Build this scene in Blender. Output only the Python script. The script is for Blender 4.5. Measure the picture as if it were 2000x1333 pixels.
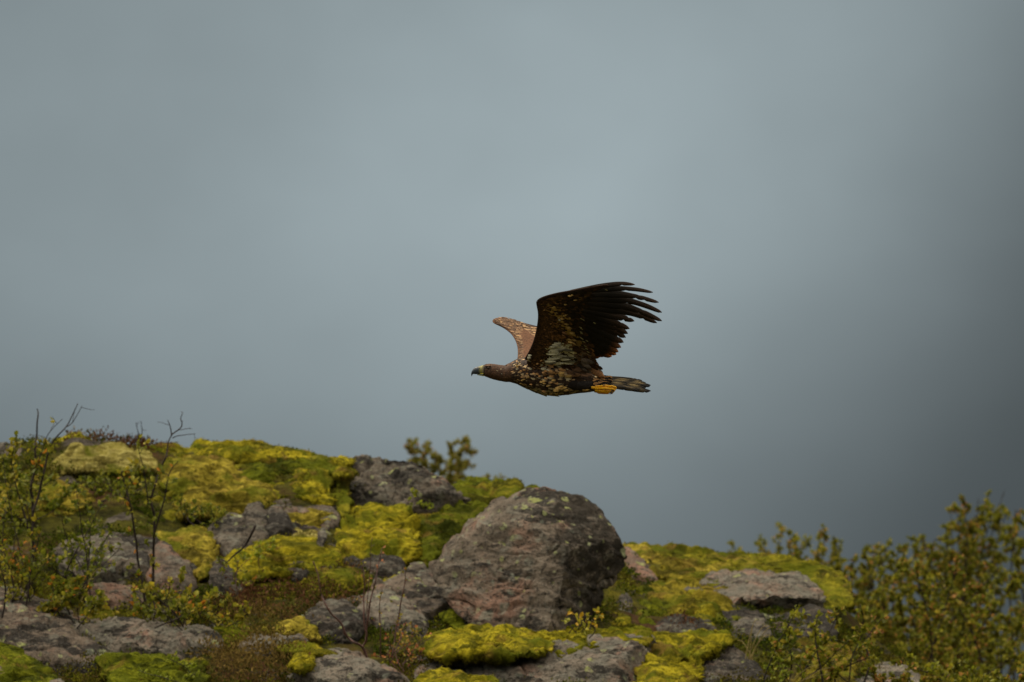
import bpy, math, random
import numpy as np
from mathutils import Vector, Matrix

for o in list(bpy.data.objects):
    bpy.data.objects.remove(o, do_unlink=True)
scene = bpy.context.scene
C = scene.collection
R = math.radians

# ---------------------------------------------------------------- camera
PITCH = R(3.4)
FOCAL, SENSOR = 400.0, 36.0
CAM = np.array((0.0, 0.0, 1.6))
cam_data = bpy.data.cameras.new('camera')
cam_data.lens = FOCAL; cam_data.sensor_width = SENSOR
cam_data.clip_start = 0.5; cam_data.clip_end = 30000
cam_data.dof.use_dof = True
cam_data.dof.focus_distance = 54.0
cam_data.dof.aperture_fstop = 5.6
cam = bpy.data.objects.new('camera', cam_data); C.objects.link(cam)
cam.location = CAM; cam.rotation_euler = (math.pi/2 + PITCH, 0, 0)
scene.camera = cam

# ---------------------------------------------------------------- sun
SUN_DIR = Vector((-0.48, 0.06, 0.88)).normalized()      # towards the sun
sun_data = bpy.data.lights.new('sun', 'SUN')
sun_data.energy = 1.5; sun_data.angle = R(10); sun_data.color = (1.0, 0.90, 0.74)
sun = bpy.data.objects.new('sun', sun_data); C.objects.link(sun)
sun.rotation_euler = SUN_DIR.to_track_quat('Z', 'Y').to_euler()
sun.location = (-20, 30, 40)

# ---------------------------------------------------------------- world: overcast, misty cloud bank low down
world = bpy.data.worlds.new('World'); scene.world = world; world.use_nodes = True
wn, wl = world.node_tree.nodes, world.node_tree.links
wn.clear()
def W(t, **kw):
    n = wn.new(t)
    for k, v in kw.items(): setattr(n, k, v)
    return n
def wmath(op, a, b=None, clamp=False):
    n = W('ShaderNodeMath', operation=op, use_clamp=clamp)
    for i, x in enumerate((a, b)):
        if x is None: continue
        if isinstance(x, (int, float)): n.inputs[i].default_value = x
        else: wl.new(x, n.inputs[i])
    return n.outputs[0]
def wrange(x, a, b, c, d, smooth=True):
    n = W('ShaderNodeMapRange', interpolation_type='SMOOTHSTEP' if smooth else 'LINEAR')
    for i, v in enumerate((a, b, c, d)): n.inputs[1+i].default_value = v
    wl.new(x, n.inputs[0]); return n.outputs[0]
tc = W('ShaderNodeTexCoord')
sep = W('ShaderNodeSeparateXYZ'); wl.new(tc.outputs['Generated'], sep.inputs[0])
elev = wmath('ARCSINE', sep.outputs[2])
azim = wmath('ARCTAN2', sep.outputs[0], sep.outputs[1])
noise = W('ShaderNodeTexNoise'); noise.inputs['Scale'].default_value = 26; noise.inputs['Detail'].default_value = 3
noise.inputs['Roughness'].default_value = 0.42
mp = W('ShaderNodeMapping'); mp.inputs['Scale'].default_value = (1, 1, 1.35); mp.inputs['Location'].default_value = (0.31, 0.0, 0.12)
wl.new(tc.outputs['Generated'], mp.inputs[0]); wl.new(mp.outputs[0], noise.inputs['Vector'])
nz = wmath('SUBTRACT', noise.outputs[0], 0.5)
# the dark rain cloud to the right leans outward with height
lean = wmath('ADD', azim, wmath('MULTIPLY', wmath('SUBTRACT', elev, 0.06), -0.62))
lean = wmath('ADD', lean, wmath('MULTIPLY', nz, 0.016))
rain = wrange(lean, 0.000, 0.058, 0.0, 1.0)
low = wrange(wmath('ADD', elev, wmath('MULTIPLY', nz, -0.02)), 0.028, 0.072, 1.0, 0.0)
lift = wmath('MULTIPLY', wrange(azim, -0.062, 0.0, 0.70, 1.0), wrange(elev, 0.070, 0.112, 1.0, 0.80))
fn = W('ShaderNodeTexNoise'); fn.inputs['Scale'].default_value = 70; fn.inputs['Detail'].default_value = 3; fn.inputs['Roughness'].default_value = 0.5
wl.new(mp.outputs[0], fn.inputs['Vector'])
lift = wmath('MULTIPLY', lift, wmath('ADD', 1.0, wmath('MULTIPLY', wmath('SUBTRACT', fn.outputs[0], 0.5), 0.18)))
val = wmath('MULTIPLY', wmath('SUBTRACT', 1.0, wmath('MULTIPLY', rain, 0.77)), wmath('SUBTRACT', 1.0, wmath('MULTIPLY', wmath('MULTIPLY', low, 0.60), wmath('SUBTRACT', 1.0, wmath('MULTIPLY', rain, 0.80)))))
val = wmath('MULTIPLY', val, lift)
val = wmath('MULTIPLY', val, wmath('ADD', 1.0, wmath('MULTIPLY', nz, 0.40)))
bank = W('ShaderNodeMix', data_type='RGBA', blend_type='MULTIPLY'); bank.inputs[0].default_value = 1
bank.inputs[6].default_value = (0.322, 0.388, 0.412, 1)
wl.new(val, bank.inputs[7])
sky = W('ShaderNodeTexSky', sky_type='NISHITA'); sky.sun_disc = False
sky.sun_elevation = math.asin(SUN_DIR.z); sky.sun_rotation = math.atan2(SUN_DIR.x, SUN_DIR.y)
sky.dust_density = 4.0
nis = W('ShaderNodeMix', data_type='RGBA', blend_type='MULTIPLY'); nis.inputs[0].default_value = 1
wl.new(sky.outputs[0], nis.inputs[6]); nis.inputs[7].default_value = (0.02, 0.02, 0.02, 1)
over = W('ShaderNodeMix', data_type='RGBA', blend_type='ADD'); over.inputs[0].default_value = 1
wl.new(nis.outputs[2], over.inputs[6]); over.inputs[7].default_value = (1.66, 1.47, 1.20, 1)
up = wrange(elev, 0.11, 0.95, 0.0, 1.0)
fin = W('ShaderNodeMix', data_type='RGBA'); wl.new(up, fin.inputs[0]); wl.new(bank.outputs[2], fin.inputs[6]); wl.new(over.outputs[2], fin.inputs[7])
bg = W('ShaderNodeBackground'); bg.inputs['Strength'].default_value = 1.0
wl.new(fin.outputs[2], bg.inputs[0])
wo = W('ShaderNodeOutputWorld'); wl.new(bg.outputs[0], wo.inputs[0])

vs = scene.view_settings
vs.view_transform = 'Standard'; vs.look = 'None'; vs.gamma = 1.0; vs.exposure = 0.0; vs.use_curve_mapping = False
scene.cycles.max_bounces = 6; scene.cycles.transparent_max_bounces = 6
scene.cycles.use_denoising = True

# ---------------------------------------------------------------- helpers
RIGHT = np.array((1.0, 0, 0)); UPV = np.array((0, -math.sin(PITCH), math.cos(PITCH))); FWD = np.array((0, math.cos(PITCH), math.sin(PITCH)))
KPX = SENSOR / FOCAL / 2000.0            # radians for one pixel of the 2000 px photograph
def at(u, v, d):
    u, v, d = np.broadcast_arrays(np.asarray(u, float), np.asarray(v, float), np.asarray(d, float))
    a = (u - 1000.0) * KPX; b = -(v - 666.5) * KPX
    return CAM + d[..., None] * (FWD + a[..., None]*RIGHT + b[..., None]*UPV)

def _hash(ix, iy, iz, seed):
    h = (ix.astype(np.int64)*374761393 + iy.astype(np.int64)*668265263 + iz.astype(np.int64)*2147483647 + seed*974634541) & 0xFFFFFFFF
    h = ((h ^ (h >> 13)) * 1274126177) & 0xFFFFFFFF
    h = ((h ^ (h >> 16)) * 2246822519) & 0xFFFFFFFF
    return h ^ (h >> 15)
_G = np.random.default_rng(5).normal(size=(256, 3)); _G /= np.linalg.norm(_G, axis=1)[:, None]
def pn(p, seed=0):
    """gradient noise, about -1..1"""
    p = np.asarray(p, float); i = np.floor(p).astype(np.int64); f = p - i
    w = f*f*f*(f*(f*6-15)+10); out = 0.0
    for dx in (0, 1):
        for dy in (0, 1):
            for dz in (0, 1):
                g = _G[_hash(i[:, 0]+dx, i[:, 1]+dy, i[:, 2]+dz, seed) & 255]
                dot = g[:, 0]*(f[:, 0]-dx) + g[:, 1]*(f[:, 1]-dy) + g[:, 2]*(f[:, 2]-dz)
                ww = (w[:, 0] if dx else 1-w[:, 0])*(w[:, 1] if dy else 1-w[:, 1])*(w[:, 2] if dz else 1-w[:, 2])
                out = out + ww*dot
    return out*1.6
def fbm(p, octv=4, seed=0, gain=0.5):
    a, s, t = 1.0, 0.0, 0.0
    for k in range(octv):
        s = s + a*pn(p*(2.03**k), seed+k*17); t += a; a *= gain
    return s/t
def ridged(p, octv=3, seed=0, gain=0.5):
    a, s, t = 1.0, 0.0, 0.0
    for k in range(octv):
        s = s + a*(1-np.abs(pn(p*(2.03**k), seed+k*17))*1.8); t += a; a *= gain
    return s/t

def mesh_obj(name, verts, faces, mat, parent=None, smooth=True, col=None, origin=None, kind=None):
    """ONE mesh object; verts in world coordinates, moved so that origin is at the thing's base"""
    verts = np.asarray(verts, float)
    if origin is None:
        origin = np.zeros(3) if parent is not None else np.array((verts[:, 0].mean(), verts[:, 1].mean(), verts[:, 2].min()))
    if parent is not None: origin = np.array(parent['_o']) if '_o' in parent else origin
    me = bpy.data.meshes.new(name)
    v = verts - origin
    if isinstance(faces, np.ndarray):
        n, k = faces.shape
        me.vertices.add(len(v)); me.vertices.foreach_set('co', v.astype(np.float32).ravel())
        me.loops.add(n*k); me.loops.foreach_set('vertex_index', faces.astype(np.int32).ravel())
        me.polygons.add(n); me.polygons.foreach_set('loop_start', np.arange(0, n*k, k, dtype=np.int32))
        me.polygons.foreach_set('loop_total', np.full(n, k, dtype=np.int32))
        me.update(calc_edges=True)
    else:
        me.from_pydata(v.tolist(), [], faces)
    me.polygons.foreach_set('use_smooth', np.full(len(me.polygons), smooth))
    if col is not None:
        ca = me.color_attributes.new('Col', 'FLOAT_COLOR', 'POINT')
        c4 = np.ones((len(v), 4), np.float32); c4[:, :3] = col
        ca.data.foreach_set('color', c4.ravel())
    me.materials.append(mat)
    o = bpy.data.objects.new(name, me); C.objects.link(o)
    if parent is None:
        o.location = origin; o['_o'] = [float(x) for x in origin]
    else:
        o.parent = parent; o['_o'] = [float(x) for x in origin]
    if kind: o['kind'] = kind
    return o
def empty(name, origin):
    o = bpy.data.objects.new(name, None); C.objects.link(o); o.empty_display_size = 0.1
    o.location = origin; o['_o'] = [float(x) for x in origin]
    return o
def tag(o, label, cat, group=None, kind=None):
    o['label'] = label; o['category'] = cat
    if group: o['group'] = group
    if kind: o['kind'] = kind
    return o
def tris(*fs): return np.concatenate(fs)
def quads_to_tris(q): return np.concatenate((q[:, [0, 1, 2]], q[:, [0, 2, 3]]))

def lin(r, g, b):
    f = lambda c: (c/255/12.92) if c/255 <= 0.04045 else ((c/255+0.055)/1.055)**2.4
    return (f(r), f(g), f(b))

# ---------------------------------------------------------------- materials
class NT:
    def __init__(s, name):
        s.m = bpy.data.materials.new(name); s.m.use_nodes = True
        s.n = s.m.node_tree.nodes; s.l = s.m.node_tree.links; s.n.clear()
        s.out = s.n.new('ShaderNodeOutputMaterial')
    def add(s, t, **kw):
        n = s.n.new(t)
        for k, v in kw.items(): setattr(n, k, v)
        return n
    def setin(s, sock, x):
        if isinstance(x, bpy.types.NodeSocket): s.l.new(x, sock)
        elif isinstance(x, (tuple, list)) and len(x) == 3 and sock.type == 'RGBA': sock.default_value = (*x, 1)
        else: sock.default_value = x
    def math(s, op, a, b=0.0, clamp=False):
        n = s.add('ShaderNodeMath', operation=op, use_clamp=clamp); s.setin(n.inputs[0], a); s.setin(n.inputs[1], b); return n.outputs[0]
    def rng(s, x, a, b, c=0.0, d=1.0):
        n = s.add('ShaderNodeMapRange', interpolation_type='SMOOTHSTEP'); s.setin(n.inputs[0], x)
        for i, v in enumerate((a, b, c, d)): n.inputs[1+i].default_value = v
        return n.outputs[0]
    def mix(s, f, a, b, mode='MIX'):
        n = s.add('ShaderNodeMix', data_type='RGBA', blend_type=mode); s.setin(n.inputs[0], f); s.setin(n.inputs[6], a); s.setin(n.inputs[7], b); return n.outputs[2]
    def pos(s, scale=(1, 1, 1), loc=(0, 0, 0), rot=(0, 0, 0), warp=0.0):
        g = s.add('ShaderNodeNewGeometry'); m = s.add('ShaderNodeMapping')
        m.inputs['Scale'].default_value = scale; m.inputs['Location'].default_value = loc; m.inputs['Rotation'].default_value = rot
        src = g.outputs['Position']
        if warp:
            nz = s.add('ShaderNodeTexNoise'); nz.inputs['Scale'].default_value = 7; s.l.new(src, nz.inputs['Vector'])
            a = s.add('ShaderNodeVectorMath', operation='SCALE'); s.l.new(nz.outputs['Color'], a.inputs[0]); a.inputs[3].default_value = warp
            b = s.add('ShaderNodeVectorMath', operation='ADD'); s.l.new(src, b.inputs[0]); s.l.new(a.outputs[0], b.inputs[1]); src = b.outputs[0]
        s.l.new(src, m.inputs[0]); return m.outputs[0]
    def noise(s, vec, scale, detail=4, rough=0.55):
        n = s.add('ShaderNodeTexNoise'); s.l.new(vec, n.inputs['Vector'])
        n.inputs['Scale'].default_value = scale; n.inputs['Detail'].default_value = detail; n.inputs['Roughness'].default_value = rough
        return n.outputs[0]
    def voro(s, vec, scale, feature='F1', out='Distance'):
        n = s.add('ShaderNodeTexVoronoi', feature=feature); s.l.new(vec, n.inputs['Vector']); n.inputs['Scale'].default_value = scale
        return n.outputs[out]
    def bump(s, h, strength, dist):
        b = s.add('ShaderNodeBump'); b.inputs['Strength'].default_value = strength; b.inputs['Distance'].default_value = dist; s.l.new(h, b.inputs['Height']); return b.outputs[0]
    def finish(s, col, rough=0.9, normal=None, spec=0.2, transl=0.0):
        p = s.add('ShaderNodeBsdfPrincipled'); s.setin(p.inputs['Base Color'], col); s.setin(p.inputs['Roughness'], rough)
        p.inputs['Specular IOR Level'].default_value = spec
        if normal is not None: s.l.new(normal, p.inputs['Normal'])
        if transl:
            t = s.add('ShaderNodeBsdfTranslucent'); s.setin(t.inputs['Color'], col)
            mx = s.add('ShaderNodeMixShader'); mx.inputs[0].default_value = transl
            s.l.new(p.outputs[0], mx.inputs[1]); s.l.new(t.outputs[0], mx.inputs[2]); s.l.new(mx.outputs[0], s.out.inputs[0])
        else: s.l.new(p.outputs[0], s.out.inputs[0])
        return s.m

def rock_material(name, pink=0.5, dark=0.5, grey=0.5, lichen=0.5, off=0.0, base=(0.096, 0.076, 0.057), crust=None):
    m = NT(name)
    v = m.pos(loc=(off, off*1.7, off*0.6), warp=0.06)
    vs_ = m.pos(scale=(1, 1, 2.6), loc=(off, off, 0), rot=(0, 0.5, 0), warp=0.05)
    big = m.noise(v, 2.6, 5); mid = m.noise(v, 9, 6, 0.65); fine = m.noise(v, 48, 4, 0.7); streak = m.noise(vs_, 7, 5, 0.6)
    c = m.mix(m.rng(streak, 0.35, 0.68), base, tuple(x*1.75 for x in base))
    c = m.mix(m.math('MULTIPLY', m.rng(big, 0.62-0.22*pink, 0.72-0.15*pink), 0.75), c, (0.27, 0.150, 0.105))
    c = m.mix(m.math('MULTIPLY', m.rng(mid, 0.56-0.12*grey, 0.70-0.1*grey), 0.75), c, (0.150, 0.148, 0.120))
    c = m.mix(m.math('MULTIPLY', m.rng(m.noise(vs_, 4.1, 6, 0.7), 0.56-0.16*dark, 0.63-0.14*dark), 0.92), c, (0.022, 0.020, 0.017))
    c = m.mix(m.math('MULTIPLY', m.rng(m.noise(v, 21, 4, 0.7), 0.54, 0.64), 0.5*grey+0.15), c, (0.185, 0.172, 0.138))
    c = m.mix(m.math('MULTIPLY', m.rng(fine, 0.51, 0.64), 0.8), c, (0.024, 0.022, 0.019))
    c = m.mix(m.math('MULTIPLY', m.rng(m.noise(v, 75, 3, 0.7), 0.60, 0.74), 0.55), c, (0.30, 0.28, 0.24))
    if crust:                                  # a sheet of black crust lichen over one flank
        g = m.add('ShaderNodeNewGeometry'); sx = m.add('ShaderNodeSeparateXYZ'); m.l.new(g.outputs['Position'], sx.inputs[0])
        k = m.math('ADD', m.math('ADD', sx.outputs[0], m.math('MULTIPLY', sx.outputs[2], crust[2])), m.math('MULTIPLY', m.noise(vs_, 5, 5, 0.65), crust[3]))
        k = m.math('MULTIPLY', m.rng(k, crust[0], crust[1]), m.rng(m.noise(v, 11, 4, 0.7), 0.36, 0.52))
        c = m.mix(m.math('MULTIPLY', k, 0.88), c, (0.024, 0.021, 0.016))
    if lichen:
        # map lichen: irregular yellow-green crusts, only some of the cells carry one
        for sc, thr, rr, wp, amt in ((7.0, 0.30, 0.22, 0.11, 0.85), (15.0, 0.26, 0.26, 0.09, 0.75), (26.0, 0.22, 0.30, 0.06, 0.6)):
            vv = m.pos(loc=(off*2+sc, off, off), warp=wp)
            d = m.voro(vv, sc); cell = m.add('ShaderNodeSeparateColor'); m.l.new(m.voro(vv, sc, out='Color'), cell.inputs[0])
            has = m.math('GREATER_THAN', cell.outputs[0], 1-thr*lichen)
            rad = m.math('ADD', m.math('MULTIPLY', cell.outputs[1], rr), m.math('MULTIPLY', m.math('SUBTRACT', mid, 0.5), 0.7))
            disc = m.math('MULTIPLY', m.rng(m.math('SUBTRACT', d, m.math('ADD', rad, 0.10)), 0.08, -0.06), has)
            disc = m.math('MULTIPLY', disc, m.rng(m.noise(v, 34, 4, 0.7), 0.36, 0.54))
            c = m.mix(m.math('MULTIPLY', disc, amt), c, m.mix(cell.outputs[2], (0.30, 0.33, 0.10), (0.34, 0.37, 0.20)))
        d2 = m.voro(m.pos(loc=(off, 3, off), warp=0.12), 11.0)
        c = m.mix(m.math('MULTIPLY', m.rng(m.math('SUBTRACT', d2, m.math('MULTIPLY', m.rng(big, 0.42, 0.62), 0.34)), 0.06, -0.06), 0.6*lichen), c, (0.24, 0.265, 0.205))
    h = m.math('ADD', m.math('MULTIPLY', mid, 0.7), m.math('MULTIPLY', fine, 0.35))
    return m.finish(c, 0.92, m.bump(h, 1.0, 0.05), 0.15)

def moss_material(name, lightc, midc, darkc, off=0.0):
    m = NT(name)
    v = m.pos(loc=(off, off, off*0.7), warp=0.12); vs_ = m.pos(scale=(0.8, 0.8, 3.0), loc=(off, 0, off), rot=(0, 0.18, 0), warp=0.2)
    big = m.noise(v, 3.2, 4); strands = m.noise(vs_, 16, 5, 0.65); fine = m.noise(v, 90, 3, 0.7)
    c = m.mix(m.rng(strands, 0.44, 0.57), midc, lightc)
    c = m.mix(m.math('MULTIPLY', m.rng(m.noise(vs_, 9, 5, 0.65), 0.50, 0.58), 0.8), c, darkc)
    c = m.mix(m.math('MULTIPLY', m.rng(big, 0.50, 0.66), 0.8), c, darkc)
    c = m.mix(m.math('MULTIPLY', m.rng(m.noise(v, 7.5, 4), 0.55, 0.68), 0.65), c, (0.20, 0.125, 0.03))
    c = m.mix(m.math('MULTIPLY', m.rng(m.noise(m.pos(loc=(7+off, 3, 2), warp=0.15), 4.2, 4), 0.50, 0.62), 0.8), c, (0.105, 0.122, 0.008))
    c = m.mix(m.math('MULTIPLY', m.rng(fine, 0.48, 0.72), 0.5), c, darkc)
    h = m.math('ADD', m.math('MULTIPLY', strands, 1.0), m.math('MULTIPLY', fine, 0.4))
    return m.finish(c, 1.0, m.bump(h, 0.8, 0.03), 0.05, transl=0.08)

def attr_material(name, rough=0.8, spec=0.2, transl=0.0, var=0.25, scale=60.0):
    m = NT(name)
    a = m.add('ShaderNodeAttribute', attribute_name='Col')
    nz = m.noise(m.pos(), scale, 2)
    k = m.rng(nz, 0.3, 0.7, 1-var, 1+var)
    c = m.mix(1.0, a.outputs['Color'], (1, 1, 1), 'MULTIPLY')
    vm = m.add('ShaderNodeVectorMath', operation='SCALE'); m.l.new(c, vm.inputs[0]); m.l.new(k, vm.inputs[3])
    return m.finish(vm.outputs[0], rough, None, spec, transl)

def plain_material(name, col, rough=0.8, spec=0.2, scale=40.0, var=0.3, transl=0.0):
    m = NT(name)
    nz = m.noise(m.pos(), scale, 4)
    c = m.mix(m.rng(nz, 0.3, 0.7), tuple(x*(1-var) for x in col), tuple(min(1, x*(1+var)) for x in col))
    return m.finish(c, rough, m.bump(nz, 0.3, 0.004), spec, transl)

# ================================================================ ground
rng = np.random.default_rng(11)
CR_U = [-400, -200, 0, 100, 250, 350, 450, 550, 620, 700, 800, 900, 960, 1000, 1100, 1200, 1250, 1350, 1450, 1550, 1620, 1700, 1800, 2000, 2200, 2400]
CR_V = [960, 910, 882, 878, 872, 884, 886, 892, 908, 938, 948, 962, 968, 978, 1012, 1075, 1098, 1104, 1110, 1128, 1175, 1245, 1310, 1350, 1380, 1395]
V0, D0, DD = 1420.0, 59.4, 4.6
def crest(u): return np.interp(u, CR_U, CR_V)
def gd(u, v):
    s = (V0 - np.asarray(v, float)) / (V0 - crest(u))
    return D0 + DD*np.clip(s, -0.25, 1.05)
def smoothstep(x): x = np.clip(x, 0, 1); return x*x*(3-2*x)

nu, ns = 300, 170
uu = np.linspace(-380, 2380, nu)
ss = np.concatenate((np.linspace(-0.35, 1.0, ns-40), 1.0 + np.linspace(0.02, 1.0, 40)**1.5*3.4))
U, S = np.meshgrid(uu, ss, indexing='ij')
Vp = V0 - np.minimum(S, 1)*(V0 - crest(U))
Dp = D0 + DD*np.clip(S, -0.35, 10)
Pg = at(U, Vp, Dp)
over_ = np.maximum(S - 1, 0)*DD
Pg[..., 2] -= 0.03*over_**1.3
Pf = Pg.reshape(-1, 3)
bump = 0.09*fbm(Pf*np.array((1.4, 0.7, 1.4)), 4, 3) + 0.035*fbm(Pf*6.0, 3, 9)
Pf[:, 2] += bump*1.0
Pg = Pf.reshape(nu, len(ss), 3)
# the sheet goes on to the camera's feet in front, to the horizon behind and to both sides
def skirt():
    rows = []
    front = Pg[:, 0].copy()
    for f, z in ((0.72, -0.3), (0.4, -0.02), (0.1, 0.0), (-0.5, 0.0)):
        r = front.copy(); r[:, 1] = front[:, 1]*f; r[:, 0] *= (1.0 + (1-f)*1.5); r[:, 2] = front[:, 2]*max(0, f)*0.35 + z*0.3
        rows.insert(0, r)
    back = Pg[:, -1].copy(); tail = []
    for dist, z in ((90, -1.0), (140, -4.0), (400, -9.0), (2500, -20.0), (9000, -30.0)):
        r = back.copy(); r[:, 1] = dist; r[:, 0] *= dist/75.0*1.8; r[:, 2] = z; tail.append(r)
    return np.stack(rows + [Pg[:, j] for j in range(Pg.shape[1])] + tail, axis=1)
G = skirt()
Lc = G[:1].copy(); Lc[..., 0] = Lc[..., 0]*3 - 40; Lc[..., 2] -= 1.5
Rc = G[-1:].copy(); Rc[..., 0] = Rc[..., 0]*3 + 40; Rc[..., 2] -= 1.5
G = np.concatenate((Lc, G, Rc), axis=0)
a, b = G.shape[:2]
idx = np.arange(a*b).reshape(a, b)
gf = np.stack((idx[:-1, :-1], idx[1:, :-1], idx[1:, 1:], idx[:-1, 1:]), axis=-1).reshape(-1, 4)

def ground_material():
    m = NT('heath_ground')
    v = m.pos(warp=0.1)
    big = m.noise(v, 1.6, 4); mid = m.noise(v, 7, 5, 0.65); fine = m.noise(v, 60, 4, 0.7)
    c = m.mix(m.rng(mid, 0.36, 0.62), (0.022, 0.022, 0.007), (0.085, 0.082, 0.012))
    c = m.mix(m.rng(big, 0.50, 0.66), c, (0.085, 0.045, 0.022))
    c = m.mix(m.rng(m.noise(v, 4.0, 4), 0.56, 0.68), c, (0.14, 0.125, 0.014))
    rk = m.mix(m.rng(m.noise(v, 14, 5, 0.7), 0.42, 0.6), (0.06, 0.052, 0.042), (0.16, 0.14, 0.115))
    c = m.mix(m.rng(m.noise(m.pos(loc=(5, 2, 1), warp=0.1), 3.0, 5, 0.6), 0.59, 0.63), c, rk)
    c = m.mix(m.math('MULTIPLY', m.rng(fine, 0.45, 0.7), 0.6), c, (0.02, 0.018, 0.008))
    h = m.math('ADD', mid, m.math('MULTIPLY', fine, 0.6))
    return m.finish(c, 1.0, m.bump(h, 0.9, 0.05), 0.05)
ground = mesh_obj('ground', G.reshape(-1, 3), gf, ground_material(), origin=np.zeros(3))
tag(ground, 'mossy heath hillside under the boulders and shrubs', 'ground', kind='structure')

# ================================================================ lumps of rock and moss
def loop_resample(pts, n):
    P = np.array(pts, float); k = len(P); out = []
    for i in range(k):                       # closed Catmull-Rom
        p0, p1, p2, p3 = P[i-1], P[i], P[(i+1) % k], P[(i+2) % k]
        t = np.linspace(0, 1, 24, endpoint=False)[:, None]
        q = 0.5*((2*p1) + (-p0+p2)*t + (2*p0-5*p1+4*p2-p3)*t**2 + (-p0+3*p1-3*p2+p3)*t**3)
        lnr = p1 + (p2-p1)*t
        out.append(0.7*q + 0.3*lnr)
    Q = np.concatenate(out); seg = np.linalg.norm(np.roll(Q, -1, 0)-Q, axis=1); L = np.concatenate(([0], np.cumsum(seg)))
    tt = np.linspace(0, L[-1], n, endpoint=False)
    Qc = np.vstack((Q, Q[:1]))
    return np.stack((np.interp(tt, L, Qc[:, 0]), np.interp(tt, L, Qc[:, 1])), axis=1)

def vnormals(V, F):
    n = np.zeros_like(V)
    fn = np.cross(V[F[:, 1]]-V[F[:, 0]], V[F[:, 2]]-V[F[:, 0]])
    for k in range(F.shape[1]): np.add.at(n, F[:, k], fn)
    return n/np.maximum(np.linalg.norm(n, axis=1), 1e-9)[:, None]

def grow(outline, k, jit, seed):
    P = loop_resample(outline, max(24, len(outline)*3)); c = P.mean(0)
    r_ = np.hypot(*(P-c).T)
    n_ = fbm(np.stack((P[:, 0]/28.0, P[:, 1]/22.0, np.full(len(P), seed*1.7)), 1), 3, seed)
    return c + (P-c)*(k + jit*n_/np.maximum(r_, 12))[:, None]

def lump(outline, d, T, tilt=0.0, centre=None, pw=2.2, n=None, k=None, Tback=None):
    O = loop_resample(outline, 16)
    per = np.abs(np.diff(O, axis=0)).sum()
    n = n or int(np.clip(per/4.0, 56, 230)); k = k or int(np.clip(n/3.2, 18, 70))
    O = loop_resample(outline, n)
    c = np.array(centre, float) if centre is not None else O.mean(0)
    vb = O[:, 1].max()
    r = np.sin(np.arange(1, k+1)/k*math.pi/2)
    ring = c + r[:, None, None]*(O[None] - c)                     # k,n,2
    prof = np.sqrt(np.maximum(1-r**pw, 0))
    UVf = np.vstack((c[None], ring.reshape(-1, 2)))
    off = np.concatenate(([1.0], np.repeat(prof, n)))
    base_d = d + tilt*(vb - UVf[:, 1])
    Vf = at(UVf[:, 0], UVf[:, 1], base_d - T*off)
    back_n = 1 + (k-1)*n
    Tb = T if Tback is None else Tback
    Vb = at(UVf[:back_n, 0], UVf[:back_n, 1], base_d[:back_n] + Tb*off[:back_n])
    V = np.vstack((Vf, Vb)); F = []
    i = np.arange(n); j = (i+1) % n
    F.append(np.stack((np.zeros(n, int), 1+j, 1+i), 1))
    nf = len(Vf); F.append(np.stack((np.full(n, nf), nf+1+i, nf+1+j), 1))
    for q in range(k-1):
        a0, b0 = 1+q*n, 1+(q+1)*n
        F.append(np.stack((a0+i, a0+j, b0+j), 1)); F.append(np.stack((a0+i, b0+j, b0+i), 1))
        A0 = nf+1+q*n
        B0 = nf+1+(q+1)*n if q < k-2 else b0
        F.append(np.stack((A0+j, A0+i, B0+i), 1)); F.append(np.stack((A0+j, B0+i, B0+j), 1))
    return V, np.vstack(F), nf, c

def outward(V, F):
    N = vnormals(V, F); cc = V.mean(0)
    if np.einsum('ij,ij->i', N, V-cc).mean() < 0: N = -N; F = F[:, ::-1]
    return N, F

COVER = []
def slope(u): return DD/(V0-float(crest(u)))         # metres of distance for each pixel up the slope

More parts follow.
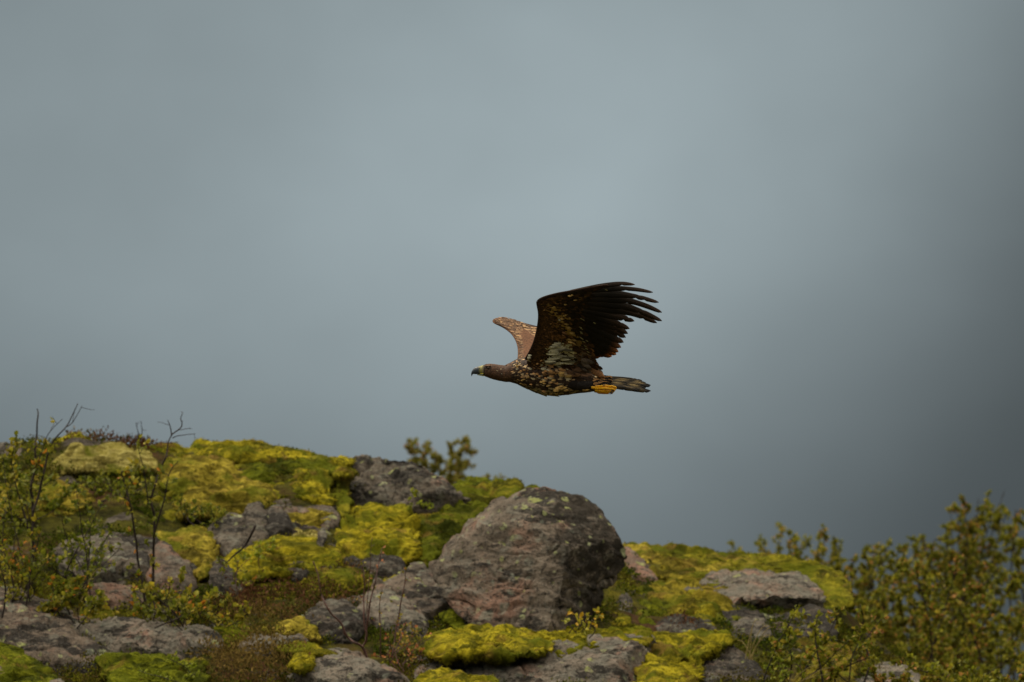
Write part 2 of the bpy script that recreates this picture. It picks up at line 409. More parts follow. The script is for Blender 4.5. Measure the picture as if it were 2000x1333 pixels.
def rock(name, outline, T, mat, label, cat='rock', dd=0.0, tilt=None, centre=None, facets=7, rough=1.0, seed=1, pw=2.6, planes=(), free=False):
    O = np.array(outline, float); uc = O[:, 0].mean(); vb = O[:, 1].max()
    if tilt is None: tilt = 0.75*slope(uc)
    if not free: T = T*0.62; rough *= 1.25; facets += 2
    d = float(gd(uc, min(vb, 1400)-6)) + dd*0.5 + 0.15*T - 0.16
    vm = O[:, 1].mean(); outline = [(a_, b_ if b_ < vm else vm+(b_-vm)*(1.0 if free else 1.25)) for a_, b_ in outline]   # the foot goes into the ground
    outline = grow(outline, 1.0 if free else 1.06, 5.0 if free else 9.0, seed)
    V, F, nf, c = lump(outline, d, T, tilt, centre, pw)
    N, F = outward(V, F)
    r2 = np.random.default_rng(seed); cen = V.mean(0)
    size = (O[:, 0].max()-O[:, 0].min())*KPX*d
    pl = [np.array(p, float) for p in planes]
    for _ in range(facets):
        pl.append(np.array((r2.normal()*0.8, -1.0, r2.normal()*0.6+0.35, r2.uniform(0.55, 0.82))))
    for p in pl:                                    # cleave the lump with planes that mostly face the front
        nn = p[:3]/np.linalg.norm(p[:3]); proj = (V-cen)@nn; h = proj.max()*p[3]
        ex = np.maximum(proj-h, 0); V = V - nn*(ex*0.97)[:, None]
    s = float(np.clip(size, 0.12, 0.75))
    q = V*(3.2/s) + seed*7.3
    disp = 0.040*s*fbm(q*0.8, 3, seed) + 0.022*s*(ridged(q*np.array((1.6, 1.6, 2.4)), 4, seed+3)-0.6) + 0.013*fbm(V*20.0, 4, seed+5, 0.6)
    # fractured layers dipping to the right: each layer stands a little proud of the next
    dip = np.array((0.45, 0.25, 1.0)); ph = (V@dip)*(4.2/s) + 0.8*fbm(q*0.7, 3, seed+40) + seed
    saw = ph-np.floor(ph); disp += 0.040*s*(np.where(saw < 0.85, saw/0.85, (1-saw)/0.15)-0.5)*(0.4+0.9*np.clip(pn(q*0.5, seed+44)+0.4, 0, 1))
    cr = pn(q*0.75*np.array((0.8, 0.8, 1.5))+3.1, seed+9)
    disp -= 0.020*s*np.exp(-(cr/0.03)**2)
    cr2 = pn(q*1.3*np.array((1.5, 1.5, 0.7))+8.8, seed+29)
    disp -= 0.012*s*np.exp(-(cr2/0.03)**2)
    V = V + N*(disp*rough)[:, None]
    o = mesh_obj(name, V, F, mat)
    tag(o, label, cat)
    return o

def moss(outline, mat, label, T=0.18, dd=0.0, tilt=None, seed=1, fuzz=1.0, wave=1.0, hang=0.6, cat='moss', name='moss_cushion', centre=None, group=None):
    O = np.array(outline, float); uc = O[:, 0].mean(); vb = O[:, 1].max(); vt = O[:, 1].min()
    T = max(0.10, T*0.78)
    d = float(gd(uc, min(vb, 1400)-4)) + dd*0.5 - 0.08
    vm = O[:, 1].mean(); outline = [(a_, b_ if b_ < vm else vm+(b_-vm)*1.12) for a_, b_ in outline]
    outline = grow(outline, 1.10, 10.0, seed)
    if mat.name != 'moss_carpet': COVER.append(outline)
    if tilt is None: tilt = 0.85*slope(uc)
    V, F, nf, c = lump(outline, d, T, tilt, centre, 2.0)
    N, F = outward(V, F)
    wv = np.stack((pn(V*2.6, seed), pn(V*2.6+9, seed), pn(V*2.6+17, seed)), 1)
    w1 = V*np.array((2.2, 2.2, 6.0)) + 0.9*wv; w2 = V*np.array((4.5, 4.5, 19.0)) + np.array((1.6, 1.6, 3.2))*wv; w3 = V*np.array((14.0, 14.0, 34.0)) + 2.5*wv
    disp = 0.036*wave*(np.abs(pn(w1, seed))*1.5-0.4) + 0.036*wave*(np.abs(pn(w2, seed+3))*1.5-0.4) + 0.011*(np.abs(pn(w3, seed+5))*1.5-0.4) + 0.030*fbm(V*2.6, 2, seed+4) + 0.006*fbm(V*30, 2, seed+6)
    small = min(1.0, ((vt-vb)/60.0)**2+0.3)
    V = V + N*(disp*small)[:, None]
    o = mesh_obj(name, V, F, mat)
    tag(o, label, cat, group)
    # short shaggy shoots over the cushion
    r3 = np.random.default_rng(seed+100)
    N2 = vnormals(V, F); cand = np.arange(nf)
    cnt = int(fuzz*len(cand)*0.8)
    pick = r3.choice(cand, cnt)
    P = V[pick]; n2 = N2[pick]
    L = r3.uniform(0.006, 0.017, cnt)
    dirv = n2*0.5 + np.array((0.35, -0.15, -hang)) + r3.normal(size=(cnt, 3))*0.25
    dirv /= np.linalg.norm(dirv, axis=1)[:, None]
    side = np.cross(dirv, r3.normal(size=(cnt, 3))); side /= np.linalg.norm(side, axis=1)[:, None]
    w = r3.uniform(0.0018, 0.0036, cnt)
    P = P + r3.normal(size=(cnt, 3))*0.005 - n2*0.003
    VV = np.stack((P-side*w[:, None], P+side*w[:, None], P+dirv*L[:, None]), 1).reshape(-1, 3)
    mesh_obj('shoots', VV, np.arange(cnt*3).reshape(-1, 3), mat, parent=o, smooth=False, kind='stuff')
    return o

RK = {
 'grey':  rock_material('granite_grey', 0.25, 0.45, 0.7, 0.7, 1.3, (0.086, 0.072, 0.055)),
 'brown': rock_material('granite_brown', 0.35, 0.5, 0.35, 0.6, 4.7),
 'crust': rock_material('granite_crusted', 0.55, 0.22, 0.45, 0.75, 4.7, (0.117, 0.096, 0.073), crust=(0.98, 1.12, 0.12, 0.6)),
 'pink':  rock_material('granite_pink', 0.95, 0.35, 0.5, 0.3, 8.1),
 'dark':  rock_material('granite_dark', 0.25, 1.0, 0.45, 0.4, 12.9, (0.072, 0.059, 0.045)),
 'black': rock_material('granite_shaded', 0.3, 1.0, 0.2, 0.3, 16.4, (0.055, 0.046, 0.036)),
 'pale':  rock_material('granite_pale', 0.45, 0.25, 1.0, 0.5, 20.2, (0.128, 0.109, 0.085)),
}
MS = {
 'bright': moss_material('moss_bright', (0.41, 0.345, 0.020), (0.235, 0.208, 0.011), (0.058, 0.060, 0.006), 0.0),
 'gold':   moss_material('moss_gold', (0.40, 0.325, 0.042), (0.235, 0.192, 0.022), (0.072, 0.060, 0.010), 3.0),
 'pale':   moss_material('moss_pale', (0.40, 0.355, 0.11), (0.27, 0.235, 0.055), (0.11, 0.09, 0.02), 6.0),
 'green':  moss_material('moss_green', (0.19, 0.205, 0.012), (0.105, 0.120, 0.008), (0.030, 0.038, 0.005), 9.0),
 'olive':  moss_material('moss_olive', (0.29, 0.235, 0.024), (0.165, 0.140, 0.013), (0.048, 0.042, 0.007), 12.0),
 'carpet': moss_material('moss_carpet', (0.26, 0.235, 0.018), (0.14, 0.135, 0.010), (0.035, 0.038, 0.005), 15.0),
}

# ---- rocks: outlines traced in the photograph's pixels, each at its own distance on the slope
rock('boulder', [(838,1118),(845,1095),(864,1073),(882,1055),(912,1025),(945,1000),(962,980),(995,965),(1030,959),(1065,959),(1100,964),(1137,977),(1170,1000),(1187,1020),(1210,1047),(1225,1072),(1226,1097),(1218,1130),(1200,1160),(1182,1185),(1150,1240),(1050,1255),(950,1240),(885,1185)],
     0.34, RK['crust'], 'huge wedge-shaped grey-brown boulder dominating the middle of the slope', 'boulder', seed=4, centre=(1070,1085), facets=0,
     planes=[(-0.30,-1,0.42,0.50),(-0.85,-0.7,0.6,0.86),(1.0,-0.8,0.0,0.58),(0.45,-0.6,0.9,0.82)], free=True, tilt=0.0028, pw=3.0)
rock('boulder', [(632,985),(640,945),(668,912),(700,899),(745,897),(800,906),(835,922),(870,945),(915,978),(880,1000),(760,1010),(660,1010)],
     0.26, RK['grey'], 'dark cracked boulder on the skyline with a pinkish band down its flank', 'boulder', dd=-0.2, seed=9, facets=9, rough=1.5, tilt=0.0068)
rock('rock', [(408,1040),(420,1020),(450,1008),(478,1008),(482,990),(505,982),(520,1000),(522,1050),(515,1088),(480,1100),(440,1098),(415,1080)],
     0.20, RK['grey'], 'split grey rock with pale lichen left of the dark wedge-shaped rock', seed=12, facets=4)
rock('rock', [(522,1000),(545,990),(562,1005),(572,1040),(562,1062),(535,1068),(522,1050)],
     0.16, RK['dark'], 'dark wedge-shaped rock just right of the split grey rock', seed=15)
rock('rock', [(1214,1085),(1222,1070),(1240,1082),(1268,1112),(1290,1140),(1284,1160),(1250,1166),(1216,1160),(1206,1130)],
     0.24, RK['pink'], 'sloping pinkish-grey rock tucked behind the huge boulder\'s right flank', seed=18, dd=0.3)
rock('stone', [(1192,1180),(1205,1160),(1222,1156),(1232,1172),(1230,1198),(1212,1210),(1194,1204)],
     0.09, RK['grey'], 'small round grey stone at the right foot of the huge boulder', 'stone', seed=21)
rock('rock_slab', [(1330,1150),(1390,1128),(1440,1118),(1500,1122),(1560,1128),(1592,1152),(1602,1188),(1575,1218),(1500,1230),(1440,1224),(1395,1204),(1350,1180)],
     0.40, RK['pale'], 'broad pale slab with pink streaks under the mossy crest at right', 'rock', seed=24, facets=6)
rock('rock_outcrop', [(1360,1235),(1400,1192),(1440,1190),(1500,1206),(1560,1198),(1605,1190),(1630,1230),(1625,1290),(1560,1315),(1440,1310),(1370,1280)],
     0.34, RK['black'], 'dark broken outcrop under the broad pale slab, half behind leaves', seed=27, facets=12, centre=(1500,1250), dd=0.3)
rock('rock_outcrop', [(575,1250),(610,1196),(660,1165),(720,1146),(790,1126),(850,1140),(890,1180),(900,1240),(820,1275),(700,1280),(600,1275)],
     0.24, RK['brown'], 'broken brown bedrock joining the rocks around the bare reddish sapling', seed=127, facets=12, centre=(740,1215), dd=0.35)
rock('rock_outcrop', [(100,1120),(130,1066),(200,1046),(290,1056),(350,1066),(400,1100),(470,1105),(480,1170),(400,1205),(280,1212),(150,1190)],
     0.26, RK['dark'], 'shaded bedrock face behind the leafy saplings at left', seed=128, facets=12, centre=(290,1130), dd=0.35)
rock('rock_outcrop', [(400,1060),(430,1010),(480,985),(560,984),(640,1000),(660,1060),(650,1110),(540,1130),(430,1120)],
     0.20, RK['brown'], 'brown bedrock showing in gaps around the split grey rock', seed=129, facets=10, centre=(530,1055), dd=0.5)
rock('rock_outcrop', [(-40,1180),(60,1165),(150,1205),(260,1212),(400,1222),(450,1265),(440,1330),(300,1345),(100,1365),(-40,1350)],
     0.22, RK['brown'], 'low brown bedrock joining the corner boulder and the long grey slab', seed=130, facets=10, centre=(200,1270), dd=0.35)
rock('rock', [(1430,1232),(1450,1208),(1480,1206),(1502,1226),(1498,1252),(1460,1262),(1436,1254)], 0.16, RK['grey'], 'lighter triangular rock jutting from the dark broken outcrop', seed=29, dd=-0.3)
rock('boulder', [(-60,1150),(0,1145),(35,1152),(70,1170),(110,1190),(140,1216),(165,1245),(200,1270),(225,1300),(240,1345),(150,1365),(0,1365),(-60,1330)],
     0.45, RK['brown'], 'large brown boulder sloping down from the lower left corner', 'boulder', seed=31, centre=(60,1265), planes=[(0.2,-1,0.7,0.6)])
rock('rock_slab', [(148,1232),(180,1220),(240,1217),(300,1216),(350,1222),(400,1232),(425,1250),(432,1275),(390,1292),(300,1296),(240,1290),(190,1270)],
     0.34, RK['pale'], 'long low grey slab beside the large brown corner boulder', 'rock', seed=34, facets=6, planes=[(0,-0.8,1,0.5)])
rock('rock', [(112,1080),(140,1056),(190,1050),(250,1068),(275,1090),(270,1130),(240,1160),(180,1165),(130,1140)],
     0.28, RK['grey'], 'mottled grey rock behind the yellowing saplings at left', seed=37, facets=5)
rock('rock', [(296,1085),(310,1062),(325,1062),(345,1085),(368,1105),(380,1140),(375,1180),(340,1192),(300,1170),(288,1120)],
     0.22, RK['pink'], 'upright rock with a pink right-hand edge behind the thin dark sapling', seed=40)
rock('rock', [(175,1150),(210,1140),(260,1150),(290,1175),(280,1200),(220,1210),(175,1195)], 0.2, RK['pink'], 'low pinkish rock among leaves above the long grey slab', seed=41)
rock('rock', [(410,1120),(440,1105),(465,1125),(470,1160),(450,1180),(415,1175)], 0.14, RK['dark'], 'small dark rock below the split grey rock', seed=43)
rock('rock', [(588,1218),(608,1190),(640,1176),(680,1178),(706,1196),(716,1225),(700,1250),(650,1262),(605,1250)],
     0.24, RK['dark'], 'dark pinkish rock left of the bare reddish sapling', seed=46, facets=6)
rock('rock', [(702,1180),(725,1158),(750,1155),(790,1170),(822,1200),(838,1235),(800,1256),(740,1250),(706,1225)],
     0.26, RK['pale'], 'pale grey sloping rock behind the bare reddish sapling', seed=49, planes=[(0,-0.7,1,0.55)])
rock('rock', [(766,1150),(782,1136),(800,1148),(830,1170),(862,1198),(878,1216),(850,1222),(810,1205),(780,1180)],
     0.14, RK['pink'], 'narrow pink rock running down beside the round mottled rock', seed=52, dd=0.2)
rock('rock', [(806,1140),(818,1120),(840,1114),(868,1128),(895,1150),(908,1172),(898,1190),(865,1194),(828,1180),(808,1160)],
     0.18, RK['grey'], 'round mottled rock against the huge boulder\'s left foot', seed=55, facets=3)
rock('stone', [(796,1112),(806,1100),(824,1101),(832,1114),(822,1124),(802,1124)], 0.06, RK['grey'], 'little grey stone above the round mottled rock', 'stone', seed=57)
rock('rock', [(560,1345),(575,1315),(600,1288),(640,1277),(690,1280),(740,1298),(780,1318),(815,1345),(760,1370),(620,1370)],
     0.34, RK['pale'], 'smooth grey domed rock at the bottom edge below the bare sapling', seed=60, facets=3, centre=(690,1330))
rock('rock_ledge', [(812,1300),(835,1277),(900,1268),(1000,1262),(1100,1252),(1200,1246),(1262,1250),(1300,1280),(1300,1345),(1200,1372),(1000,1372),(850,1360),(808,1330)],
     0.40, RK['pale'], 'long grey and pink rock ledge along the bottom edge', seed=63, centre=(1060,1315), facets=7)
rock('boulder', [(1330,1330),(1356,1290),(1390,1266),(1420,1261),(1452,1280),(1480,1305),(1502,1345),(1450,1372),(1350,1370)],
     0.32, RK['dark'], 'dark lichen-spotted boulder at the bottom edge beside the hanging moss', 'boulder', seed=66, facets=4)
rock('rock', [(470,1262),(490,1246),(530,1241),(580,1246),(612,1256),(600,1270),(540,1276),(485,1276)],
     0.2, RK['pale'], 'thin pale slab showing under the low yellow moss', seed=69, planes=[(0,-0.6,1,0.5)])
rock('stone', [(556,1128),(562,1104),(580,1095),(598,1103),(602,1125),(592,1138),(568,1140)], 0.08, RK['dark'], 'small dark pointed stone under the yellow moss slope', 'stone', seed=72)
rock('rock', [(662,1112),(680,1090),(720,1086),(760,1084),(785,1095),(790,1120),(740,1130),(690,1130)],
     0.2, RK['dark'], 'dark rock shaded under the great bright moss mound', seed=75)
rock('rock', [(96,885),(110,868),(140,864),(175,870),(200,885),(170,900),(110,902)], 0.25, RK['pale'], 'pale rock on the skyline behind the leftmost sapling', seed=78, dd=0.6)
rock('rock', [(-30,895),(0,872),(40,868),(90,880),(100,905),(40,920),(-30,918)], 0.25, RK['grey'], 'grey rock on the skyline at the left edge', seed=79, dd=0.4)
rock('stone', [(-12,1320),(-4,1302),(12,1304),(18,1322),(8,1340),(-10,1340)], 0.07, RK['pale'], 'small pale stone at the left edge below the brown boulder', 'stone', seed=81, dd=-0.7)
rock('stone', [(92,1345),(100,1330),(118,1328),(130,1345),(110,1352)], 0.06, RK['pale'], 'small pale stone at the bottom edge beside orange-tipped moss', 'stone', seed=83, dd=-0.7)
rock('rock', [(430,905),(450,895),(490,897),(520,908),(500,920),(450,922)], 0.2, RK['pink'], 'pinkish slab lying flat between the crest moss bands', seed=85, dd=0.6)
rock('rock', [(618,1075),(622,1040),(632,1035),(640,1050),(628,1072),(624,1092),(616,1095)], 0.05, RK['grey'], 'narrow grey rock rib splitting the yellow moss', seed=87, dd=-0.3)
rock('rock', [(1100,1255),(1130,1244),(1180,1240),(1225,1246),(1220,1262),(1160,1270),(1110,1268)], 0.12, RK['pale'], 'pale rock poking through moss on top of the ledge', seed=89, dd=-0.35)

rock('rock', [(1285,1225),(1310,1205),(1360,1205),(1392,1225),(1390,1250),(1330,1256),(1290,1248)], 0.2, RK['dark'], 'low dark rock under the olive moss drapery', seed=93)
rock('rock', [(905,1222),(940,1205),(1000,1206),(1060,1210),(1075,1226),(1000,1236),(930,1236)], 0.16, RK['brown'], 'low brown rock shelf along the front of the huge boulder', seed=95, dd=-0.1)
rock('rock', [(1040,1216),(1060,1190),(1100,1180),(1135,1190),(1140,1216),(1100,1226)], 0.16, RK['grey'], 'grey block leaning on the front of the huge boulder', seed=96, dd=-0.15)
rock('rock', [(1640,1330),(1690,1300),(1760,1300),(1800,1330),(1790,1360),(1660,1362)], 0.22, RK['pale'], 'pale rock glimpsed beneath the bush in the lower right corner', seed=97, dd=-0.6)
rock('rock', [(240,1090),(262,1075),(290,1090),(292,1130),(270,1150),(245,1135)], 0.18, RK['grey'], 'grey rock between the mottled rock and the upright pink-edged rock', seed=98)
rock('rock', [(600,1112),(625,1096),(660,1102),(672,1120),(640,1132),(608,1130)], 0.12, RK['dark'], 'dark rock edge between the pointed stone and the great moss mound', seed=99)
# ---- moss
moss([(90,915),(160,885),(280,880),(360,885),(480,880),(600,895),(650,930),(650,1000),(600,1050),(480,1000),(380,1050),(250,1040),(120,1000)], MS['carpet'], 'olive moss carpet spread under the golden cushions of the upper left slope', 0.13, seed=61, dd=0.25, centre=(370,955))
moss([(640,1000),(720,985),(850,965),(960,955),(1000,965),(960,1010),(900,1060),(850,1110),(780,1110),(680,1105),(620,1090)], MS['carpet'], 'olive moss carpet between the great bright mound and the huge boulder', 0.13, seed=62, dd=0.25, centre=(800,1040))
moss([(1225,1090),(1260,1072),(1400,1085),(1540,1095),(1630,1130),(1640,1175),(1560,1200),(1440,1230),(1320,1235),(1240,1215)], MS['carpet'], 'olive moss carpet under the cushions of the right-hand shoulder', 0.13, seed=63, dd=0.25, centre=(1420,1150))
moss([(430,1120),(560,1105),(680,1110),(720,1140),(640,1165),(520,1170),(440,1160)], MS['carpet'], 'dull olive moss strip above the brown heather hollow', 0.12, seed=64, dd=0.2)
moss([(345,888),(380,872),(440,866),(510,868),(560,876),(600,888),(608,902),(560,912),(470,908),(390,905)], MS['bright'], 'long bright moss bank forming the skyline left of the dark boulder', 0.30, seed=1, dd=0.3)
moss([(115,865),(135,853),(165,853),(182,862),(165,872),(125,874)], MS['bright'], 'small bright moss cap on the skyline rock behind the leftmost sapling', 0.15, seed=2, dd=0.5)
moss([(105,905),(140,885),(200,877),(250,879),(285,892),(300,912),(250,925),(180,926),(120,922)], MS['pale'], 'pale yellow moss bank below the brown crest heather', 0.3, seed=3)
moss([(315,925),(330,902),(370,890),(420,894),(455,912),(472,935),(450,965),(400,972),(350,965),(320,950)], MS['gold'], 'billowing golden moss below the crest left of the green hollow', 0.26, seed=4)
moss([(350,985),(380,955),(430,940),(480,942),(518,950),(530,965),(515,990),(470,1005),(420,1010),(370,1008)], MS['gold'], 'golden moss mound hanging above the split grey rock', 0.26, seed=5)
moss([(508,965),(540,945),(580,932),(620,924),(645,930),(646,955),(648,980),(630,990),(590,975),(545,978),(515,982)], MS['bright'], 'bright moss tongue against the dark skyline boulder\'s left side', 0.22, seed=6)
moss([(555,1005),(575,988),(610,984),(638,995),(640,1018),(620,1035),(580,1035),(558,1022)], MS['gold'], 'rounded golden moss hummock right of the dark wedge-shaped rock', 0.16, seed=7)
moss([(560,1060),(575,1035),(605,1032),(622,1045),(620,1062),(590,1072)], MS['pale'], 'whitish dry moss tuft below the golden hummock', 0.1, seed=8, wave=0.5)
moss([(622,1085),(632,1040),(655,1008),(690,995),(740,994),(790,1002),(812,1030),(815,1065),(795,1090),(740,1100),(680,1098),(640,1098)], MS['bright'], 'great bright yellow moss mound left of the huge boulder', 0.30, seed=9, wave=1.3)
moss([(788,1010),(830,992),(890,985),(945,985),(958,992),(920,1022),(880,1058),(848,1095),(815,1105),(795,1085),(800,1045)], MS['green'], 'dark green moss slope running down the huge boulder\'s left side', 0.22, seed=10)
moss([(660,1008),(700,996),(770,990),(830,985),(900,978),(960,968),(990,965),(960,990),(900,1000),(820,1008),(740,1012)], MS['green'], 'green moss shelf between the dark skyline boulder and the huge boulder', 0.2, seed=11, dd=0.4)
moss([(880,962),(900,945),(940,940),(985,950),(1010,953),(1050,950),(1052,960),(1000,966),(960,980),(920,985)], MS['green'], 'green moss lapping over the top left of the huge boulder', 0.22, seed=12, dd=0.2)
moss([(435,1110),(470,1085),(520,1062),(580,1058),(640,1068),(660,1095),(640,1115),(580,1118),(540,1125),(470,1130)], MS['bright'], 'low yellow-green moss apron below the split grey rock', 0.2, seed=13)
moss([(305,1070),(320,1050),(360,1042),(405,1045),(422,1065),(415,1100),(390,1125),(350,1110),(320,1092)], MS['gold'], 'golden moss mound left of the split grey rock', 0.2, seed=14)
moss([(1226,1085),(1232,1066),(1260,1074),(1300,1088),(1350,1090),(1400,1096),(1432,1112),(1425,1128),(1385,1132),(1340,1122),(1290,1115),(1250,1105)], MS['gold'], 'golden moss ridge on the skyline right of the huge boulder', 0.26, seed=15, dd=0.3)
moss([(1398,1095),(1425,1084),(1470,1082),(1505,1088),(1530,1104),(1520,1116),(1470,1112),(1420,1110)], MS['bright'], 'domed bright moss cushion highest on the right-hand skyline', 0.2, seed=16, dd=0.4)
moss([(1425,1128),(1440,1112),(1480,1107),(1510,1116),(1528,1132),(1510,1142),(1460,1138)], MS['gold'], 'golden moss cushion lying directly on the broad pale slab', 0.16, seed=17)
moss([(1515,1120),(1550,1112),(1590,1112),(1618,1128),(1635,1150),(1625,1168),(1595,1158),(1570,1160),(1535,1142)], MS['bright'], 'rounded moss cushion at the right end of the crest before the leafy bush', 0.2, seed=18)
moss([(1480,1150),(1500,1141),(1525,1145),(1540,1158),(1520,1164),(1490,1160)], MS['olive'], 'small olive moss pad resting on the broad pale slab', 0.1, seed=19, dd=-0.3)
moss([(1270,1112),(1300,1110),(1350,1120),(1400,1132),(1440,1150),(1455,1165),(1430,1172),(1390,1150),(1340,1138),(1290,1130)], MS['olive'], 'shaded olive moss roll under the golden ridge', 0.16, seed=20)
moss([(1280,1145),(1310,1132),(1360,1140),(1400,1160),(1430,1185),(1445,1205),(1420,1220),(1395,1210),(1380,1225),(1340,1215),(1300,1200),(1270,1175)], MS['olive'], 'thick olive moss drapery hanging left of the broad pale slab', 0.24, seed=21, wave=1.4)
moss([(1345,1150),(1370,1152),(1388,1172),(1392,1205),(1380,1222),(1365,1200),(1352,1175)], MS['bright'], 'bright green streak of moss down the olive drapery', 0.16, seed=22, dd=-0.25)
moss([(832,1272),(850,1240),(900,1232),(960,1228),(1020,1230),(1055,1240),(1075,1258),(1060,1275),(1000,1282),(930,1280),(870,1282)], MS['bright'], 'long bright moss bank lying on the left half of the bottom ledge', 0.26, seed=23, dd=-0.8)
moss([(1040,1252),(1070,1230),(1120,1226),(1190,1230),(1260,1236),(1262,1258),(1200,1262),(1150,1268),(1130,1280),(1080,1278)], MS['bright'], 'thin bright moss strip along the middle of the bottom ledge', 0.16, seed=24, dd=-0.95, centre=(1100,1250))
moss([(1252,1248),(1290,1240),(1340,1240),(1400,1240),(1428,1256),(1400,1268),(1375,1285),(1365,1330),(1345,1360),(1250,1360),(1252,1310),(1262,1275)], MS['bright'], 'vivid moss curtain hanging down the ledge at the bottom edge', 0.24, seed=25, dd=-1.0, wave=1.3)
moss([(862,1140),(870,1126),(890,1124),(908,1132),(910,1146),(890,1152),(870,1150)], MS['bright'], 'little bright moss pad between the round mottled rock and the huge boulder', 0.08, seed=26, dd=-0.1)
moss([(742,1160),(745,1136),(765,1130),(785,1142),(800,1158),(806,1172),(780,1172),(755,1170)], MS['bright'], 'small yellow moss pad beside the narrow pink rock', 0.1, seed=27)
moss([(512,1232),(530,1218),(570,1213),(605,1218),(628,1240),(620,1252),(580,1246),(540,1246)], MS['gold'], 'low yellow moss hummock above the thin pale slab', 0.14, seed=28, wave=1.2)
moss([(540,1268),(560,1259),(600,1260),(640,1270),(660,1280),(620,1280),(570,1278)], MS['bright'], 'thin yellow moss strip above the domed rock', 0.1, seed=29, dd=-0.3)
moss([(568,1300),(580,1284),(600,1280),(614,1288),(608,1302),(585,1308)], MS['bright'], 'small green moss tuft on the shoulder of the domed rock', 0.06, seed=30, dd=-0.5)
moss([(-30,1270),(0,1256),(30,1262),(60,1285),(95,1312),(105,1345),(60,1365),(-30,1365)], MS['green'], 'green and orange moss in front of the large brown corner boulder', 0.2, seed=31, dd=-0.8)
moss([(628,905),(640,894),(670,890),(692,896),(680,908),(650,912)], MS['bright'], 'bright moss patch on the left shoulder of the dark skyline boulder', 0.12, seed=32, dd=-0.5)
moss([(654,922),(668,914),(692,914),(698,924),(680,930),(660,930)], MS['bright'], 'small yellow moss pad on the face of the dark skyline boulder', 0.06, seed=33, dd=-0.9)
moss([(805,1345),(830,1320),(870,1314),(920,1318),(960,1330),(980,1350),(900,1362)], MS['bright'], 'bright moss strip cut by the bottom edge under the ledge', 0.12, seed=34, dd=-0.9)
moss([(1520,1330),(1530,1290),(1570,1262),(1610,1256),(1650,1275),(1670,1310),(1660,1350),(1580,1365)], MS['olive'], 'olive moss mound under the leafy bush at right', 0.22, seed=35)
moss([(200,1300),(225,1278),(280,1285),(330,1292),(390,1298),(400,1330),(330,1350),(240,1350)], MS['green'], 'leafy green moss below the long grey slab', 0.18, seed=36, dd=-0.4)
moss([(140,1222),(150,1190),(185,1182),(220,1192),(232,1215),(200,1226)], MS['gold'], 'dry yellow moss clump behind the long grey slab', 0.12, seed=37)
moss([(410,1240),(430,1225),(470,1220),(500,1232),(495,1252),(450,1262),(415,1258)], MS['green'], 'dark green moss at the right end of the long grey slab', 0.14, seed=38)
moss([(1190,1235),(1195,1205),(1215,1202),(1236,1222),(1240,1240),(1215,1246)], MS['bright'], 'curved green moss roll at the foot of the small round stone', 0.1, seed=39)
moss([(455,925),(490,905),(560,898),(640,902),(660,920),(600,940),(520,950),(470,945)], MS['green'], 'dark green mossy hollow below the long skyline moss bank', 0.14, seed=40, fuzz=1.6, wave=0.6)
moss([(0,985),(40,955),(110,945),(170,958),(180,985),(120,1010),(40,1012)], MS['gold'], 'yellow moss showing between the saplings at the left edge', 0.2, seed=41)
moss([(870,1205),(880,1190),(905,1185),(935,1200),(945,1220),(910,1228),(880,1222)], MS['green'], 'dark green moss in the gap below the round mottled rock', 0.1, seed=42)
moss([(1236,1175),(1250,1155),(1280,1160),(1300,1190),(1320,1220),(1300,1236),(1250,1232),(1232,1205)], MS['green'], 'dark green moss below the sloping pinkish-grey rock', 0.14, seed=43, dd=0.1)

def in_poly(x, y, poly):
    P = np.array(poly, float); c = np.zeros(len(x), bool); j = len(P)-1
    for i in range(len(P)):
        cond = ((P[i, 1] > y) != (P[j, 1] > y)) & (x < (P[j, 0]-P[i, 0])*(y-P[i, 1])/(P[j, 1]-P[i, 1]+1e-9)+P[i, 0]); c ^= cond; j = i
    return c
